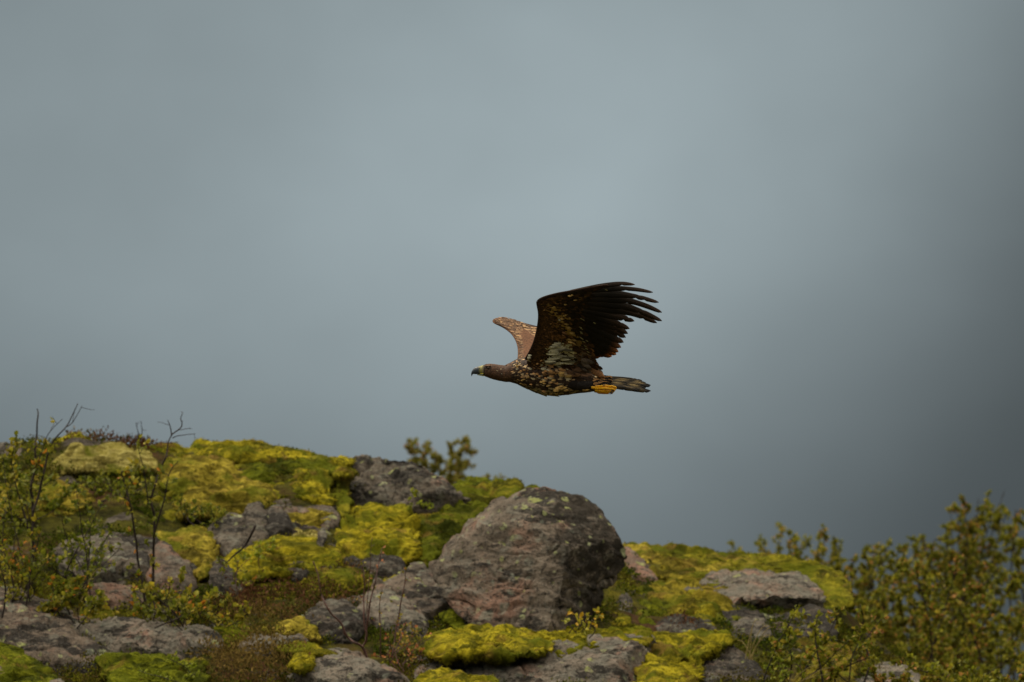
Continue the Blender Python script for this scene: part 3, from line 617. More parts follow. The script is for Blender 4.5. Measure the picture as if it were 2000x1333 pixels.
# ================================================================ heath cover: uncountable sprigs
def ground_point(u, s):
    v = V0 - np.minimum(s, 1)*(V0 - crest(u)); p = at(u, v, D0 + DD*s)
    p[..., 2] += 0.09*fbm(p*np.array((1.4, 0.7, 1.4)), 4, 3) + 0.035*fbm(p*6.0, 3, 9)
    return p
M_sprig = attr_material('heath_sprigs', 0.9, 0.05, 0.25, 0.3, 30)
ZONES = [(580,1150,150,60,1.0),(480,1300,110,45,1.2),(250,868,110,22,1.0),(1000,1215,120,22,0.9),(1300,1215,80,40,0.5),(560,1200,120,40,0.6),(980,945,60,25,0.4)]
def sprigs(name, label, count, seed, brown):
    r = np.random.default_rng(seed)
    u = r.uniform(-150, 2150, count*3); s = r.uniform(-0.05, 1.03, count*3)
    v = V0 - np.minimum(s, 1)*(V0-crest(u))
    z = np.zeros(len(u))
    for zu, zv, a, b, w in ZONES: z += w*np.exp(-((u-zu)/a)**2 - ((v-zv)/b)**2)
    z += 0.45*pn(np.stack((u/90, v/60, u*0), 1), 4)
    bare = np.zeros(len(u), bool)
    for poly in COVER: bare |= in_poly(u, v, poly)
    z[bare & (r.random(len(u)) > 0.08)] = np.nan            # hardly any heath grows through the moss
    keep = np.where((z > 0.42) if brown else (z <= 0.5))[0][:count]
    u, s = u[keep], s[keep]; n = len(u)
    P = ground_point(u, s)
    dens = pn(P*np.array((2.0, 1.0, 2.0)), 21); dn2 = pn(P*np.array((5.0, 3.0, 5.0)), 33)
    sel = (dens*0.6+dn2 > -0.15) if not brown else (dn2 > -0.45)
    P, dens, u, s = P[sel], dens[sel], u[sel], s[sel]; n = len(P)
    H = r.uniform(0.025, 0.060, n)*(1.0+0.6*dens)*(1.35 if brown else 0.95)
    nb = 13; m = n*nb
    P = np.repeat(P, nb, 0); H = np.repeat(H, nb)
    # tiny leaves spread through the dome of each little plant
    q = r.normal(size=(m, 3)); q[:, 2] = np.abs(q[:, 2]); q /= np.linalg.norm(q, axis=1)[:, None]
    P = P + q*(H*r.uniform(0.3, 1.0, m)**0.6)[:, None]*np.array((1.0, 1.0, 1.25 if brown else 0.9))
    d = q + r.normal(size=(m, 3))*0.6 + np.array((0, 0, 0.3)); d /= np.linalg.norm(d, axis=1)[:, None]
    side = np.cross(d, r.normal(size=(m, 3))); side /= np.linalg.norm(side, axis=1)[:, None]
    L = r.uniform(0.010, 0.022, m)*(1.3 if brown else 1.0); w = L*(r.uniform(0.14, 0.24, m) if brown else r.uniform(0.22, 0.36, m))
    mid = P + d*(L*0.5)[:, None]; tip = P + d*L[:, None]
    V = np.stack((P, mid-side*w[:, None], tip, mid+side*w[:, None]), 1).reshape(-1, 3)
    F = np.arange(m*4).reshape(-1, 4)
    if brown: pal = np.array([(0.10,0.045,0.020),(0.065,0.056,0.012),(0.15,0.075,0.040),(0.050,0.058,0.008),(0.16,0.11,0.03)])
    else: pal = np.array([(0.055,0.075,0.007),(0.095,0.11,0.009),(0.036,0.052,0.006),(0.17,0.17,0.014),(0.09,0.078,0.011)])
    g = np.clip(((dens*1.4+0.5)*len(pal)).astype(int) + r.integers(-2, 3, n), 0, len(pal)-1)
    col = np.repeat(pal[g], nb, 0)*r.uniform(0.5, 1.5, (m, 1))
    o = mesh_obj(name, V, F, M_sprig, smooth=False, col=np.repeat(col, 4, 0))
    tag(o, label, 'heather' if brown else 'heath', kind='stuff'); return o
sprigs('heather', 'reddish-brown heather sprigs growing in mats between the rocks', 12000, 51, True)
sprigs('heath_leaves', 'low dark green heath plants carpeting the slope between moss and rock', 22000, 52, False)

# ================================================================ shrubs and saplings
M_bark = plain_material('bark_dark', (0.030, 0.022, 0.018), 0.85, 0.2, 60, 0.4)
M_barkred = plain_material('bark_reddish', (0.085, 0.040, 0.030), 0.6, 0.3, 60, 0.4)
M_leaf = attr_material('shrub_leaves', 0.55, 0.3, 0.45, 0.2, 20)
PAL = {
 'green': [(0.11,0.145,0.012),(0.16,0.19,0.016),(0.22,0.235,0.022),(0.30,0.29,0.03),(0.08,0.105,0.012)],
 'mixed': [(0.13,0.155,0.012),(0.19,0.205,0.016),(0.28,0.265,0.025),(0.38,0.31,0.025),(0.15,0.165,0.014),(0.52,0.21,0.025)],
 'olive': [(0.16,0.18,0.014),(0.23,0.24,0.018),(0.32,0.29,0.026),(0.14,0.155,0.014),(0.21,0.225,0.016),(0.38,0.30,0.035),(0.50,0.25,0.07)],
 'autumn': [(0.44,0.26,0.03),(0.26,0.23,0.03),(0.48,0.18,0.06),(0.18,0.18,0.02),(0.40,0.34,0.06),(0.24,0.05,0.02)],
 'gold': [(0.55,0.33,0.015),(0.46,0.40,0.03),(0.33,0.33,0.04),(0.60,0.26,0.02)],
 'fresh': [(0.26,0.31,0.022),(0.33,0.36,0.03),(0.20,0.25,0.02),(0.38,0.36,0.03)],
 'rust': [(0.32,0.26,0.05),(0.26,0.25,0.035),(0.22,0.225,0.03),(0.46,0.26,0.13)],
}
def tube(P, rad, sides=5):
    P = np.asarray(P, float); n = len(P); V = []
    T = np.gradient(P, axis=0); T /= np.maximum(np.linalg.norm(T, axis=1), 1e-9)[:, None]
    ref = np.array((0.3, 1.0, 0.2)); A = np.cross(T, ref); A /= np.maximum(np.linalg.norm(A, axis=1), 1e-9)[:, None]; B = np.cross(T, A)
    th = np.arange(sides)/sides*2*math.pi
    V = (P[:, None] + rad[:, None, None]*(np.cos(th)[None, :, None]*A[:, None] + np.sin(th)[None, :, None]*B[:, None])).reshape(-1, 3)
    i = np.arange(sides); j = (i+1) % sides; F = []
    for k in range(n-1):
        F.append(np.stack((k*sides+i, k*sides+j, (k+1)*sides+j, (k+1)*sides+i), 1))
    V = np.vstack((V, P[-1:])); 
    F.append(np.stack(((n-1)*sides+i, (n-1)*sides+j, np.full(sides, len(V)-1), np.full(sides, len(V)-1)), 1))
    F = np.vstack(F)
    F = quads_to_tris(F); F = F[(F[:, 1] != F[:, 2])]
    return V, F
def smooth_path(pts, per=5):
    P = np.array(pts, float); out = []
    for i in range(len(P)-1):
        p0, p1, p2, p3 = P[max(i-1, 0)], P[i], P[i+1], P[min(i+2, len(P)-1)]
        for t in np.linspace(0, 1, per, endpoint=False):
            out.append(0.5*((2*p1)+(-p0+p2)*t+(2*p0-5*p1+4*p2-p3)*t*t+(-p0+3*p1-3*p2+p3)*t**3))
    out.append(P[-1]); return np.array(out)
class Bag:
    def __init__(s): s.V, s.F, s.n = [], [], 0
    def put(s, V, F): s.V.append(V); s.F.append(F+s.n); s.n += len(V)
    def get(s): return np.vstack(s.V), np.vstack(s.F)
def leaf_arrays(P, D, L, Wd, r):
    """pointed oval leaves folded along the midrib: 6 vertices, 6 triangles"""
    n = len(P)
    side = np.cross(D, r.normal(size=(n, 3))); side /= np.maximum(np.linalg.norm(side, axis=1), 1e-9)[:, None]
    up = np.cross(side, D)
    L = L[:, None]; Wd = Wd[:, None]; fold = Wd*0.35
    V = np.stack((P, P+D*L*0.3+side*Wd*0.85+up*fold, P+D*L*0.68+side*Wd*0.8+up*fold*0.8, P+D*L-up*Wd*0.3,
                  P+D*L*0.68-side*Wd*0.8+up*fold*0.8, P+D*L*0.3-side*Wd*0.85+up*fold, P+D*L*0.5-up*0.0), 1).reshape(-1, 3)
    b = (np.arange(n)*7)[:, None, None]
    F = (np.array([[6,0,1],[6,1,2],[6,2,3],[6,3,4],[6,4,5],[6,5,0]])[None]+b).reshape(-1, 3)
    return V, F
_leafmesh = {}
def leaf_template(colr):
    if colr not in _leafmesh:
        r = np.random.default_rng(3)
        V, F = leaf_arrays(np.zeros((1, 3)), np.array([[0, 0, 1.0]]), np.array([1.0]), np.array([0.36]), r)
        me = bpy.data.meshes.new('leaf'); me.from_pydata(V.tolist(), [], F.tolist())
        me.materials.append(plain_material('leaf_colour', colr, 0.55, 0.3, 25, 0.25, 0.3)); _leafmesh[colr] = me
    return _leafmesh[colr]

def shrub(name, label, cat, d, stems, pal, seed, leaf=(0.018, 0.034), bark=None, twig_px=38, twigs=9, per_twig=7, group=None, single_leaves=False, spread=1.0, wild=0.0):
    """stems: list of dict(p=pixel polyline, r=radius m, a=leafy from, b=leafy to, t=twigs, k=leaves per twig)"""
    r = np.random.default_rng(seed); bark = bark or M_bark
    if d is None:
        b0 = np.mean([st['p'][0] for st in stems if st['p'][0][1] > max(q['p'][0][1] for q in stems)-30], axis=0); d = float(gd(b0[0], b0[1]))
    base = at(*stems[0]['p'][0], d); root = empty(name, base); tag(root, label, cat, group)
    LP, LD = [], []
    for st in stems:
        uv = smooth_path(st['p']); n = len(uv)
        dep = d + st.get('dd', 0.0) + np.cumsum(r.normal(size=n)*0.012*spread) + np.linspace(0, r.normal()*0.10*spread, n)
        P = at(uv[:, 0], uv[:, 1], dep)
        P = P + np.stack([pn(P*9+k*7, seed) for k in range(3)], 1)*0.006
        r0 = st.get('r', 0.007); bag = Bag()
        bag.put(*tube(P, np.linspace(r0, max(r0*0.3, 0.0016), n)))
        nt = st.get('t', twigs); a, b = st.get('a', 0.3), st.get('b', 1.0); kk = st.get('k', per_twig)
        tp = st.get('tw', twig_px)
        for q in range(nt):
            t = a + (b-a)*(q+r.uniform(0.1, 0.9))/nt; i = min(int(t*(n-1)), n-2); f = t*(n-1)-i
            p0 = P[i]*(1-f)+P[i+1]*f; T = P[i+1]-P[i]; T /= np.linalg.norm(T)
            dr = T*(0.6-0.4*wild) + r.normal(size=3)*(0.85+0.3*wild) + np.array((0, 0, 0.2-0.15*wild)); dr /= np.linalg.norm(dr)
            L = tp*KPX*d*r.uniform(0.45, 1.25)*(1.0-0.35*t)
            m = 4; pts = [p0]; cur = dr.copy()
            for _ in range(m):
                cur = cur + r.normal(size=3)*(0.22+0.15*wild) + np.array((0, 0, 0.10*(1-wild))); cur /= np.linalg.norm(cur); pts.append(pts[-1]+cur*L/m)
            pts = np.array(pts); bag.put(*tube(pts, np.linspace(max(r0*0.32, 0.0016), 0.0009, m+1), 4))
            for _ in range(kk):
                g = r.uniform(0.25, 1.0)*m; i2 = min(int(g), m-1); pp = pts[i2]*(1-(g-i2))+pts[i2+1]*(g-i2)
                LP.append(pp); LD.append(cur*0.5 + r.normal(size=3)*0.7 + np.array((0, 0, 0.1)))
        V, F = bag.get(); mesh_obj('stem', V, F, bark, parent=root)
    if LP:
        LP = np.array(LP); LD = np.array(LD); LD /= np.linalg.norm(LD, axis=1)[:, None]; m = len(LP)
        L = r.uniform(*leaf, m); pc = PAL[pal]
        # neighbouring leaves turn together: colour from a slow noise plus chance
        mn = len(pc)-1                                   # the last colour of a palette is the rare accent
        ci = (np.floor((pn(LP*3.0, seed)*0.8+0.5)*mn).astype(int) + r.integers(-1, 2, m)) % mn
        ci[r.random(m) < np.clip(0.05+0.22*pn(LP*5.0, seed+1), 0, 1)] = mn
        if single_leaves:
            for q in range(m):
                o = bpy.data.objects.new('leaf', leaf_template(pc[ci[q]])); C.objects.link(o); o.parent = root
                rot = Vector(LD[q]).to_track_quat('Z', 'X').to_matrix().to_4x4() @ Matrix.Rotation(r.uniform(0, 6.28), 4, 'Z')
                o.matrix_local = Matrix.Translation(Vector(LP[q]-base)) @ rot @ Matrix.Scale(float(L[q]), 4)
        else:
            V, F = leaf_arrays(LP, LD, L, L*r.uniform(0.30, 0.42, m), r)
            col = np.array(pc)[ci]*r.uniform(0.7, 1.25, (m, 1))
            mesh_obj('foliage', V, F, M_leaf, parent=root, smooth=False, col=np.repeat(col, 7, 0), kind='stuff')
    return root

def fan(base, tips, r0, seed, jit=10, **kw):
    """stems from near one foot to a list of tips"""
    r = np.random.default_rng(seed); out = []
    for (tu, tv) in tips:
        bu, bv = base[0]+r.normal()*jit, base[1]+r.normal()*4
        m1 = (bu+(tu-bu)*0.30+r.normal()*9, bv+(tv-bv)*0.36); m2 = (bu+(tu-bu)*0.68+r.normal()*9, bv+(tv-bv)*0.70)
        out.append(dict(p=[(bu, bv), m1, m2, (tu, tv)], r=r0*r.uniform(0.7, 1.2), dd=r.normal()*kw.get('deep', 0.15), **{k: v for k, v in kw.items() if k != 'deep'}))
    return out

# left cluster
shrub('sapling', 'tallest sapling at the left, bare forked twig tips rising above the skyline', 'sapling', None, [
  dict(p=[(70,1180),(66,1090),(66,1005),(60,955),(71,915),(68,880),(72,842),(75,810),(73,799)], r=0.010, a=0.12, b=0.66, t=15, k=4),
  dict(p=[(64,1000),(80,950),(88,910),(95,880),(108,857),(128,835),(140,812),(152,788)], r=0.007, a=0.1, b=0.5, t=7),
  dict(p=[(130,833),(142,825),(160,793)], r=0.003, t=2, k=0), dict(p=[(75,900),(90,858),(104,838),(121,819)], r=0.003, t=3, k=1),
  dict(p=[(66,1060),(45,1000),(30,940),(22,900),(35,868)], r=0.005, a=0.3, t=12)], 'mixed', 101, leaf=(0.024, 0.042))
shrub('sapling', 'thin dark sapling whose crooked bare top forks above the skyline', 'sapling', None, [
  dict(p=[(300,1195),(298,1130),(300,1085),(302,1010),(295,972),(312,922),(325,892),(330,865),(336,850)], r=0.009, a=0.15, b=0.6, t=11, k=5),
  dict(p=[(336,852),(334,834),(328,820)], r=0.004, t=1, k=0), dict(p=[(336,850),(355,833),(353,816),(357,805)], r=0.004, t=3, k=0, tw=16),
  dict(p=[(338,856),(350,852),(381,847)], r=0.003, t=2, k=0, tw=12), dict(p=[(345,842),(372,836)], r=0.002, t=1, k=0, tw=10),
  dict(p=[(285,1190),(270,1092),(258,1010),(248,960),(236,922)], r=0.008, a=0.2, t=16, k=5),
  dict(p=[(300,1050),(320,977),(330,925),(349,900)], r=0.005, a=0.2, b=0.8, t=6, k=4),
  dict(p=[(290,985),(283,940),(278,905),(270,880)], r=0.004, a=0.3, t=7)], 'mixed', 102, leaf=(0.022, 0.040))
shrub('sapling', 'small bare twig standing on the crest heather', 'sapling', None, [
  dict(p=[(272,868),(270,850),(266,826)], r=0.004, t=2, k=0, tw=12), dict(p=[(273,862),(277,845),(276,824)], r=0.003, t=1, k=0, tw=12), dict(p=[(258,870),(258,845)], r=0.003, t=1, k=0, tw=10)], 'mixed', 103)
shrub('shrub', 'dense yellow-green leafy shrub filling the left edge', 'shrub', None, fan((25,1215), [(-20,960),(5,900),(10,1000),(28,1040),(50,985),(78,1045),(40,1100),(95,1090),(-10,1080),(0,1120),(60,1140)], 0.006, 104, 18, t=11, k=6), 'mixed', 104, leaf=(0.018, 0.034))
shrub('shrub', 'leafy green shrub between the two tall saplings', 'shrub', None, fan((160,1190), [(120,1000),(150,960),(175,1010),(200,985),(215,1040),(140,1060),(185,1080),(110,1095),(232,1075)], 0.005, 105, 20, t=10, k=6), 'green', 105, leaf=(0.018, 0.034))
shrub('shrub', 'low shrub with golden leaves in front of the upright pink-edged rock', 'shrub', None, fan((330,1232), [(255,1160),(280,1130),(300,1150),(330,1140),(355,1120),(385,1165),(410,1175),(430,1155),(270,1190),(345,1185)], 0.004, 106, 30, t=8, tw=30), 'mixed', 106, leaf=(0.022, 0.040))
shrub('shrub', 'low dark green shrub on the slope left of the golden moss mound', 'shrub', None, fan((390,1035), [(330,985),(355,972),(385,985),(410,990),(430,1000),(345,1010),(445,1010)], 0.004, 107, 34, t=9, tw=26), 'green', 107, leaf=(0.016, 0.028))
shrub('shrub', 'green shrub patch above the tall saplings below the pale moss bank', 'shrub', None, fan((220,985), [(130,945),(165,930),(200,925),(235,935),(260,920),(290,945),(180,955),(250,960)], 0.004, 108, 50, t=9, tw=26), 'green', 108, leaf=(0.016, 0.028))
shrub('seedling', 'fresh green sprig growing beside the split grey rock', 'plant', None, fan((510,1112), [(490,1080),(505,1065),(530,1060),(550,1062),(545,1082),(470,1085)], 0.003, 109, 12, t=7, tw=16), 'fresh', 109, leaf=(0.016, 0.028), bark=M_barkred)
shrub('seedling', 'small yellow-green sprig with one orange leaf over the small dark rock', 'plant', None, fan((455,1165), [(425,1085),(440,1100),(465,1095),(490,1090),(480,1120),(500,1130)], 0.003, 110, 12, t=5, tw=16, k=4), 'mixed', 110, leaf=(0.016, 0.030), bark=M_barkred)
shrub('dead_branch', 'dark dead stick leaning across the split grey rock', 'branch', 60.4, [dict(p=[(498,1028),(486,1052),(470,1074),(452,1090),(440,1100)], r=0.008, t=2, k=0, tw=18)], 'mixed', 111)
shrub('seedling', 'bright green leaflets at the foot of the dark skyline boulder', 'plant', None, fan((810,1000), [(790,975),(800,962),(815,965),(830,985),(845,988),(775,985)], 0.003, 112, 14, t=7, tw=14), 'fresh', 112, leaf=(0.014, 0.026))
shrub('seedling', 'fresh leafy sprigs under the long grey slab at the bottom edge', 'plant', None, fan((350,1345), [(300,1300),(325,1285),(345,1280),(370,1295),(392,1310),(270,1310)], 0.003, 113, 24, t=6, tw=14), 'fresh', 113, leaf=(0.014, 0.026))

shrub('shrub', 'yellow-leaved low shrub in front of the mottled grey rock at left', 'shrub', None, fan((110,1225), [(70,1150),(95,1130),(120,1140),(150,1130),(175,1150),(200,1165),(90,1180),(140,1175),(190,1190)], 0.004, 116, 34, t=11, tw=30, k=9), 'mixed', 116, leaf=(0.022, 0.040))
shrub('shrub', 'green leafy shrub at the left edge below the skyline rock', 'shrub', None, fan((50,1020), [(-10,930),(15,915),(45,940),(80,925),(110,940),(140,960),(20,970),(70,975),(120,985)], 0.004, 117, 44, t=11, tw=28, k=9), 'green', 117, leaf=(0.018, 0.032))
shrub('shrub', 'green and golden shrub right of the low golden-leaved shrub', 'shrub', None, fan((440,1235), [(400,1190),(420,1180),(445,1170),(465,1185),(480,1205),(425,1205),(385,1210)], 0.004, 118, 26, t=8, tw=24, k=7), 'mixed', 118, leaf=(0.018, 0.032))
# behind the crest, far out of focus
shrub('shrub', 'blurred rusty-green shrub standing behind the dark skyline boulder', 'shrub', 76.0, fan((860,1150), [(797,868),(808,862),(830,868),(845,885),(858,895),(885,868),(905,862),(918,866),(922,885),(880,900),(835,905)], 0.006, 114, 16, t=26, tw=24, a=0.35, k=24), 'rust', 114, leaf=(0.017, 0.032), wild=0.6)
shrub('shrub', 'small faint rusty shrub on the skyline left of the huge boulder', 'shrub', 74.0, fan((962,1120), [(944,938),(955,932),(968,940),(982,936),(975,945)], 0.004, 115, 10, t=10, tw=16, a=0.8), 'rust', 115, leaf=(0.016, 0.028))

# right-hand thicket
shrub('shrub', 'tallest leafy bush at the right edge with bare twig tips', 'shrub', 73.0, fan((1900,1490), [(1782,1064),(1800,1049),(1825,1056),(1845,1049),(1870,996),(1885,989),(1905,1006),(1925,981),(1940,988),(1965,1001),(1985,996),(1975,1036),(2010,1056),(2030,1006),(1800,1109),(1840,1094),(1890,1056),(1940,1056),(1770,1119)], 0.010, 121, 60, t=30, tw=50, a=0.34, deep=0.5, k=40)
  + [dict(p=[(1900,1100),(1908,1030),(1911,972)], r=0.004, t=3, k=0), dict(p=[(1930,1080),(1945,1010),(1962,958)], r=0.004, t=3, k=0), dict(p=[(1860,1080),(1858,1030),(1857,1000)], r=0.003, t=2, k=0)], 'olive', 121, leaf=(0.017, 0.033), wild=1.0)
shrub('shrub', 'broad olive-leaved bush below the tallest bush, reaching the bottom edge', 'shrub', 68.0, fan((1860,1440), [(1720,1140),(1750,1110),(1790,1120),(1830,1130),(1870,1110),(1910,1130),(1950,1110),(1990,1130),(1700,1180),(1760,1190),(1820,1200),(1880,1190),(1940,1200),(2000,1210),(1720,1240),(1790,1260),(1850,1270),(1920,1260),(1980,1280)], 0.008, 122, 80, t=28, tw=52, a=0.2, deep=0.6, k=38), 'olive', 122, leaf=(0.017, 0.033), wild=1.0)
shrub('shrub', 'middle bush between the mossy crest and the tallest bush', 'shrub', 72.0, fan((1690,1400), [(1640,1085),(1665,1090),(1690,1080),(1705,1072),(1720,1080),(1735,1070),(1755,1066),(1770,1080),(1655,1120),(1700,1115),(1740,1120),(1630,1130),(1670,1160),(1720,1160)], 0.008, 123, 50, t=22, tw=42, a=0.3, deep=0.4, k=30), 'olive', 123, leaf=(0.017, 0.033), wild=1.0)
shrub('shrub', 'thin reddish-tipped bush rising behind the mossy crest at right', 'shrub', 73.0, fan((1570,1300), [(1484,1062),(1492,1070),(1528,1034),(1540,1038),(1555,1048),(1575,1060),(1600,1048),(1612,1042),(1632,1060),(1638,1070),(1510,1080),(1560,1075),(1605,1080),(1430,1068)], 0.006, 124, 40, t=14, tw=28, a=0.62, deep=0.3, k=12), 'olive', 124, leaf=(0.017, 0.031))
shrub('shrub', 'low bush with orange leaves in front of the dark rocks at right', 'shrub', None, fan((1640,1345), [(1560,1190),(1600,1200),(1640,1190),(1680,1180),(1720,1210),(1600,1240),(1660,1250),(1540,1240),(1710,1280),(1580,1280)], 0.006, 125, 60, t=10, tw=34, a=0.35, deep=0.1, k=11), 'olive', 125, leaf=(0.020, 0.038), wild=1.0)
shrub('shrub', 'low olive bush in the lower right corner', 'shrub', None, fan((1850,1390), [(1700,1320),(1760,1290),(1820,1310),(1880,1300),(1940,1310),(2000,1300),(1780,1330),(1900,1340)], 0.006, 126, 80, t=16, tw=48, a=0.15, deep=0.3, k=20), 'olive', 126, leaf=(0.020, 0.038), wild=1.0)
shrub('seedling', 'fresh yellow-green sprig beside the dark lichen-spotted boulder', 'plant', None, fan((1530,1345), [(1505,1300),(1520,1290),(1545,1285),(1560,1300),(1535,1315)], 0.003, 127, 14, t=6, tw=16), 'fresh', 127, leaf=(0.014, 0.026))

# foreground bare sapling, nearest to the plane of focus
shrub('sapling', 'nearly bare reddish sapling with a crooked stem above the domed rock', 'sapling', None, [
  dict(p=[(720,1300),(717,1285),(707,1265),(680,1247),(667,1217),(645,1197),(630,1165),(625,1150),(620,1120),(612,1095)], r=0.0085, t=2, k=0, tw=20),
  dict(p=[(707,1265),(715,1245),(710,1205),(712,1160),(710,1120),(706,1105)], r=0.0065, a=0.3, t=9, k=1, tw=24),
  dict(p=[(713,1250),(720,1195),(732,1140),(742,1095),(746,1074)], r=0.006, a=0.3, t=7, k=2, tw=18),
  dict(p=[(765,1290),(772,1237),(787,1160),(794,1112)], r=0.006, a=0.2, t=10, k=2, tw=24),
  dict(p=[(744,1285),(742,1200),(746,1150)], r=0.004, a=0.3, t=4, k=2, tw=20),
  dict(p=[(716,1200),(722,1110),(727,1050)], r=0.0025, a=0.3, t=3, k=0, tw=16)], 'autumn', 131, leaf=(0.014, 0.026), bark=M_barkred, single_leaves=True)
shrub('shrub', 'little bush with orange and yellow leaves right of the bare reddish sapling', 'shrub', None, fan((780,1315), [(755,1240),(770,1215),(790,1220),(805,1215),(815,1230),(830,1240),(842,1245),(825,1270),(760,1270),(800,1260),(840,1275),(735,1280)], 0.003, 132, 14, t=8, tw=18, k=3), 'autumn', 132, leaf=(0.012, 0.024), bark=M_barkred, single_leaves=True)
shrub('seedling', 'golden-leaved seedling at the foot of the huge boulder', 'plant', 60.7, fan((1140,1236), [(1112,1192),(1122,1202),(1142,1198),(1160,1196),(1170,1194),(1150,1212),(1130,1215)], 0.003, 133, 10, t=4, tw=12, k=2), 'gold', 133, leaf=(0.022, 0.036), single_leaves=True)

# pale bent grass
M_straw = plain_material('dry_grass', (0.30, 0.24, 0.09), 0.8, 0.2, 30, 0.3, 0.2)
def grass(label, d, base, tips, seed):
    d = float(gd(*base)); r = np.random.default_rng(seed); root = empty('grass_tuft', at(base[0], base[1], d)); tag(root, label, 'grass')
    for tu, tv in tips:
        b = (base[0]+r.normal()*8, base[1]+r.normal()*4)
        uv = smooth_path([b, (b[0]+(tu-b[0])*0.35, b[1]+(tv-b[1])*0.55), (b[0]+(tu-b[0])*0.7, b[1]+(tv-b[1])*0.92), (tu, tv)])
        P = at(uv[:, 0], uv[:, 1], d + np.linspace(0, r.normal()*0.05, len(uv)))
        mesh_obj('blade', *tube(P, np.linspace(0.0035, 0.001, len(P)), 4), M_straw, parent=root)
grass('pale dry grass tuft beside the dark lichen-spotted boulder', 59.0, (1462,1300), [(1480,1210),(1500,1222),(1470,1230),(1505,1240),(1440,1250),(1512,1225),(1490,1250)], 141)
grass('arching dry grass in front of the olive moss mound', 58.6, (1545,1345), [(1600,1300),(1630,1304),(1580,1296),(1620,1318),(1560,1300)], 142)
grass('thin dry grass stems behind the long grey slab', 59.6, (148,1215), [(165,1160),(172,1148),(150,1165),(200,1110),(185,1130)], 143)

# ================================================================ the eagle
DE = 54.0; CS = 420/2000.0                   # outlines below are in pixels of the enlarged bird (2000 px = 420 photo px)
M1 = DE*KPX*CS                               # metres for one such pixel
def E(cx, cy, y):
    cx, cy, y = np.broadcast_arrays(np.asarray(cx, float), np.asarray(cy, float), np.asarray(y, float))
    return at(890+cx*CS, 530+cy*CS, DE + y)
eagle = empty('eagle', E(900, 1150, 0.0))
tag(eagle, 'young brown-mottled eagle in flight above the rocks, wings raised, yellow feet tucked', 'eagle')
M_feather = attr_material('eagle_feathers', 0.62, 0.25, 0.0, 0.22, 180)
M_flight = attr_material('eagle_flight_feathers', 0.55, 0.3, 0.10, 0.2, 120)
er = np.random.default_rng(77)

# ---- body: one continuous surface from forehead to tail root
BX  = [236, 250, 275, 310, 350, 400, 450, 500, 560, 620, 700, 800, 900, 1000, 1100, 1200, 1300, 1380, 1450]
BT  = [905, 878, 868, 863, 865, 872, 880, 858, 826, 812, 800, 800, 808, 825, 850, 890, 945, 985, 1000]
BB  = [940, 962, 978, 992, 1006, 1018, 1025, 1028, 1044, 1072, 1108, 1146, 1157, 1150, 1137, 1126, 1112, 1100, 1078]
BW  = [14, 36, 52, 66, 72, 76, 82, 95, 118, 138, 155, 168, 170, 166, 155, 135, 105, 75, 40]
def prof(x): return np.interp(x, BX, BT), np.interp(x, BX, BB), np.interp(x, BX, BW)
def body_pt(x, th, lift=0.0):
    """th: 0 = towards the camera, pi/2 = top"""
    t, b, w = prof(x); zc = (t+b)/2; h = (b-t)/2
    c, s = np.cos(th), np.sin(th)
    e = 0.86
    cc = np.sign(c)*np.abs(c)**e; s2 = np.sign(s)*np.abs(s)**e
    return E(x, zc - (h+lift)*s2, -(w+lift)*cc*M1)
xs = np.concatenate((np.linspace(236, 460, 26), np.linspace(475, 1450, 40)))
kern = np.ones(3)/3
na = 32; th = np.arange(na)/na*2*math.pi
XX, TT = np.meshgrid(xs, th, indexing='ij')
BV = body_pt(XX.ravel(), TT.ravel())
i = np.arange(len(xs)-1)[:, None]*na; j = np.arange(na)[None]; jn = (j+1) % na
BF = np.stack((i+j, i+jn, i+na+jn, i+na+j), -1).reshape(-1, 4)
BV = np.vstack((BV, E(230, 922, 0), E(1460, 1040, 0))); BF = quads_to_tris(BF)
cap = np.vstack((np.stack((np.full(na, len(BV)-2), (np.arange(na)+1) % na, np.arange(na)), 1),
                 np.stack((np.full(na, len(BV)-1), (len(xs)-1)*na+np.arange(na), (len(xs)-1)*na+(np.arange(na)+1) % na), 1)))
BF = np.vstack((BF, cap))
DARK = np.array(lin(62, 46, 34)); BLACK = np.array(lin(26, 23, 20))
bcol = np.tile(np.array(lin(46, 33, 25)), (len(BV), 1))
bcol[np.r_[XX.ravel() < 262, False, False]] = lin(112, 104, 78)
mesh_obj('body', BV, BF, M_feather, parent=eagle, col=bcol)

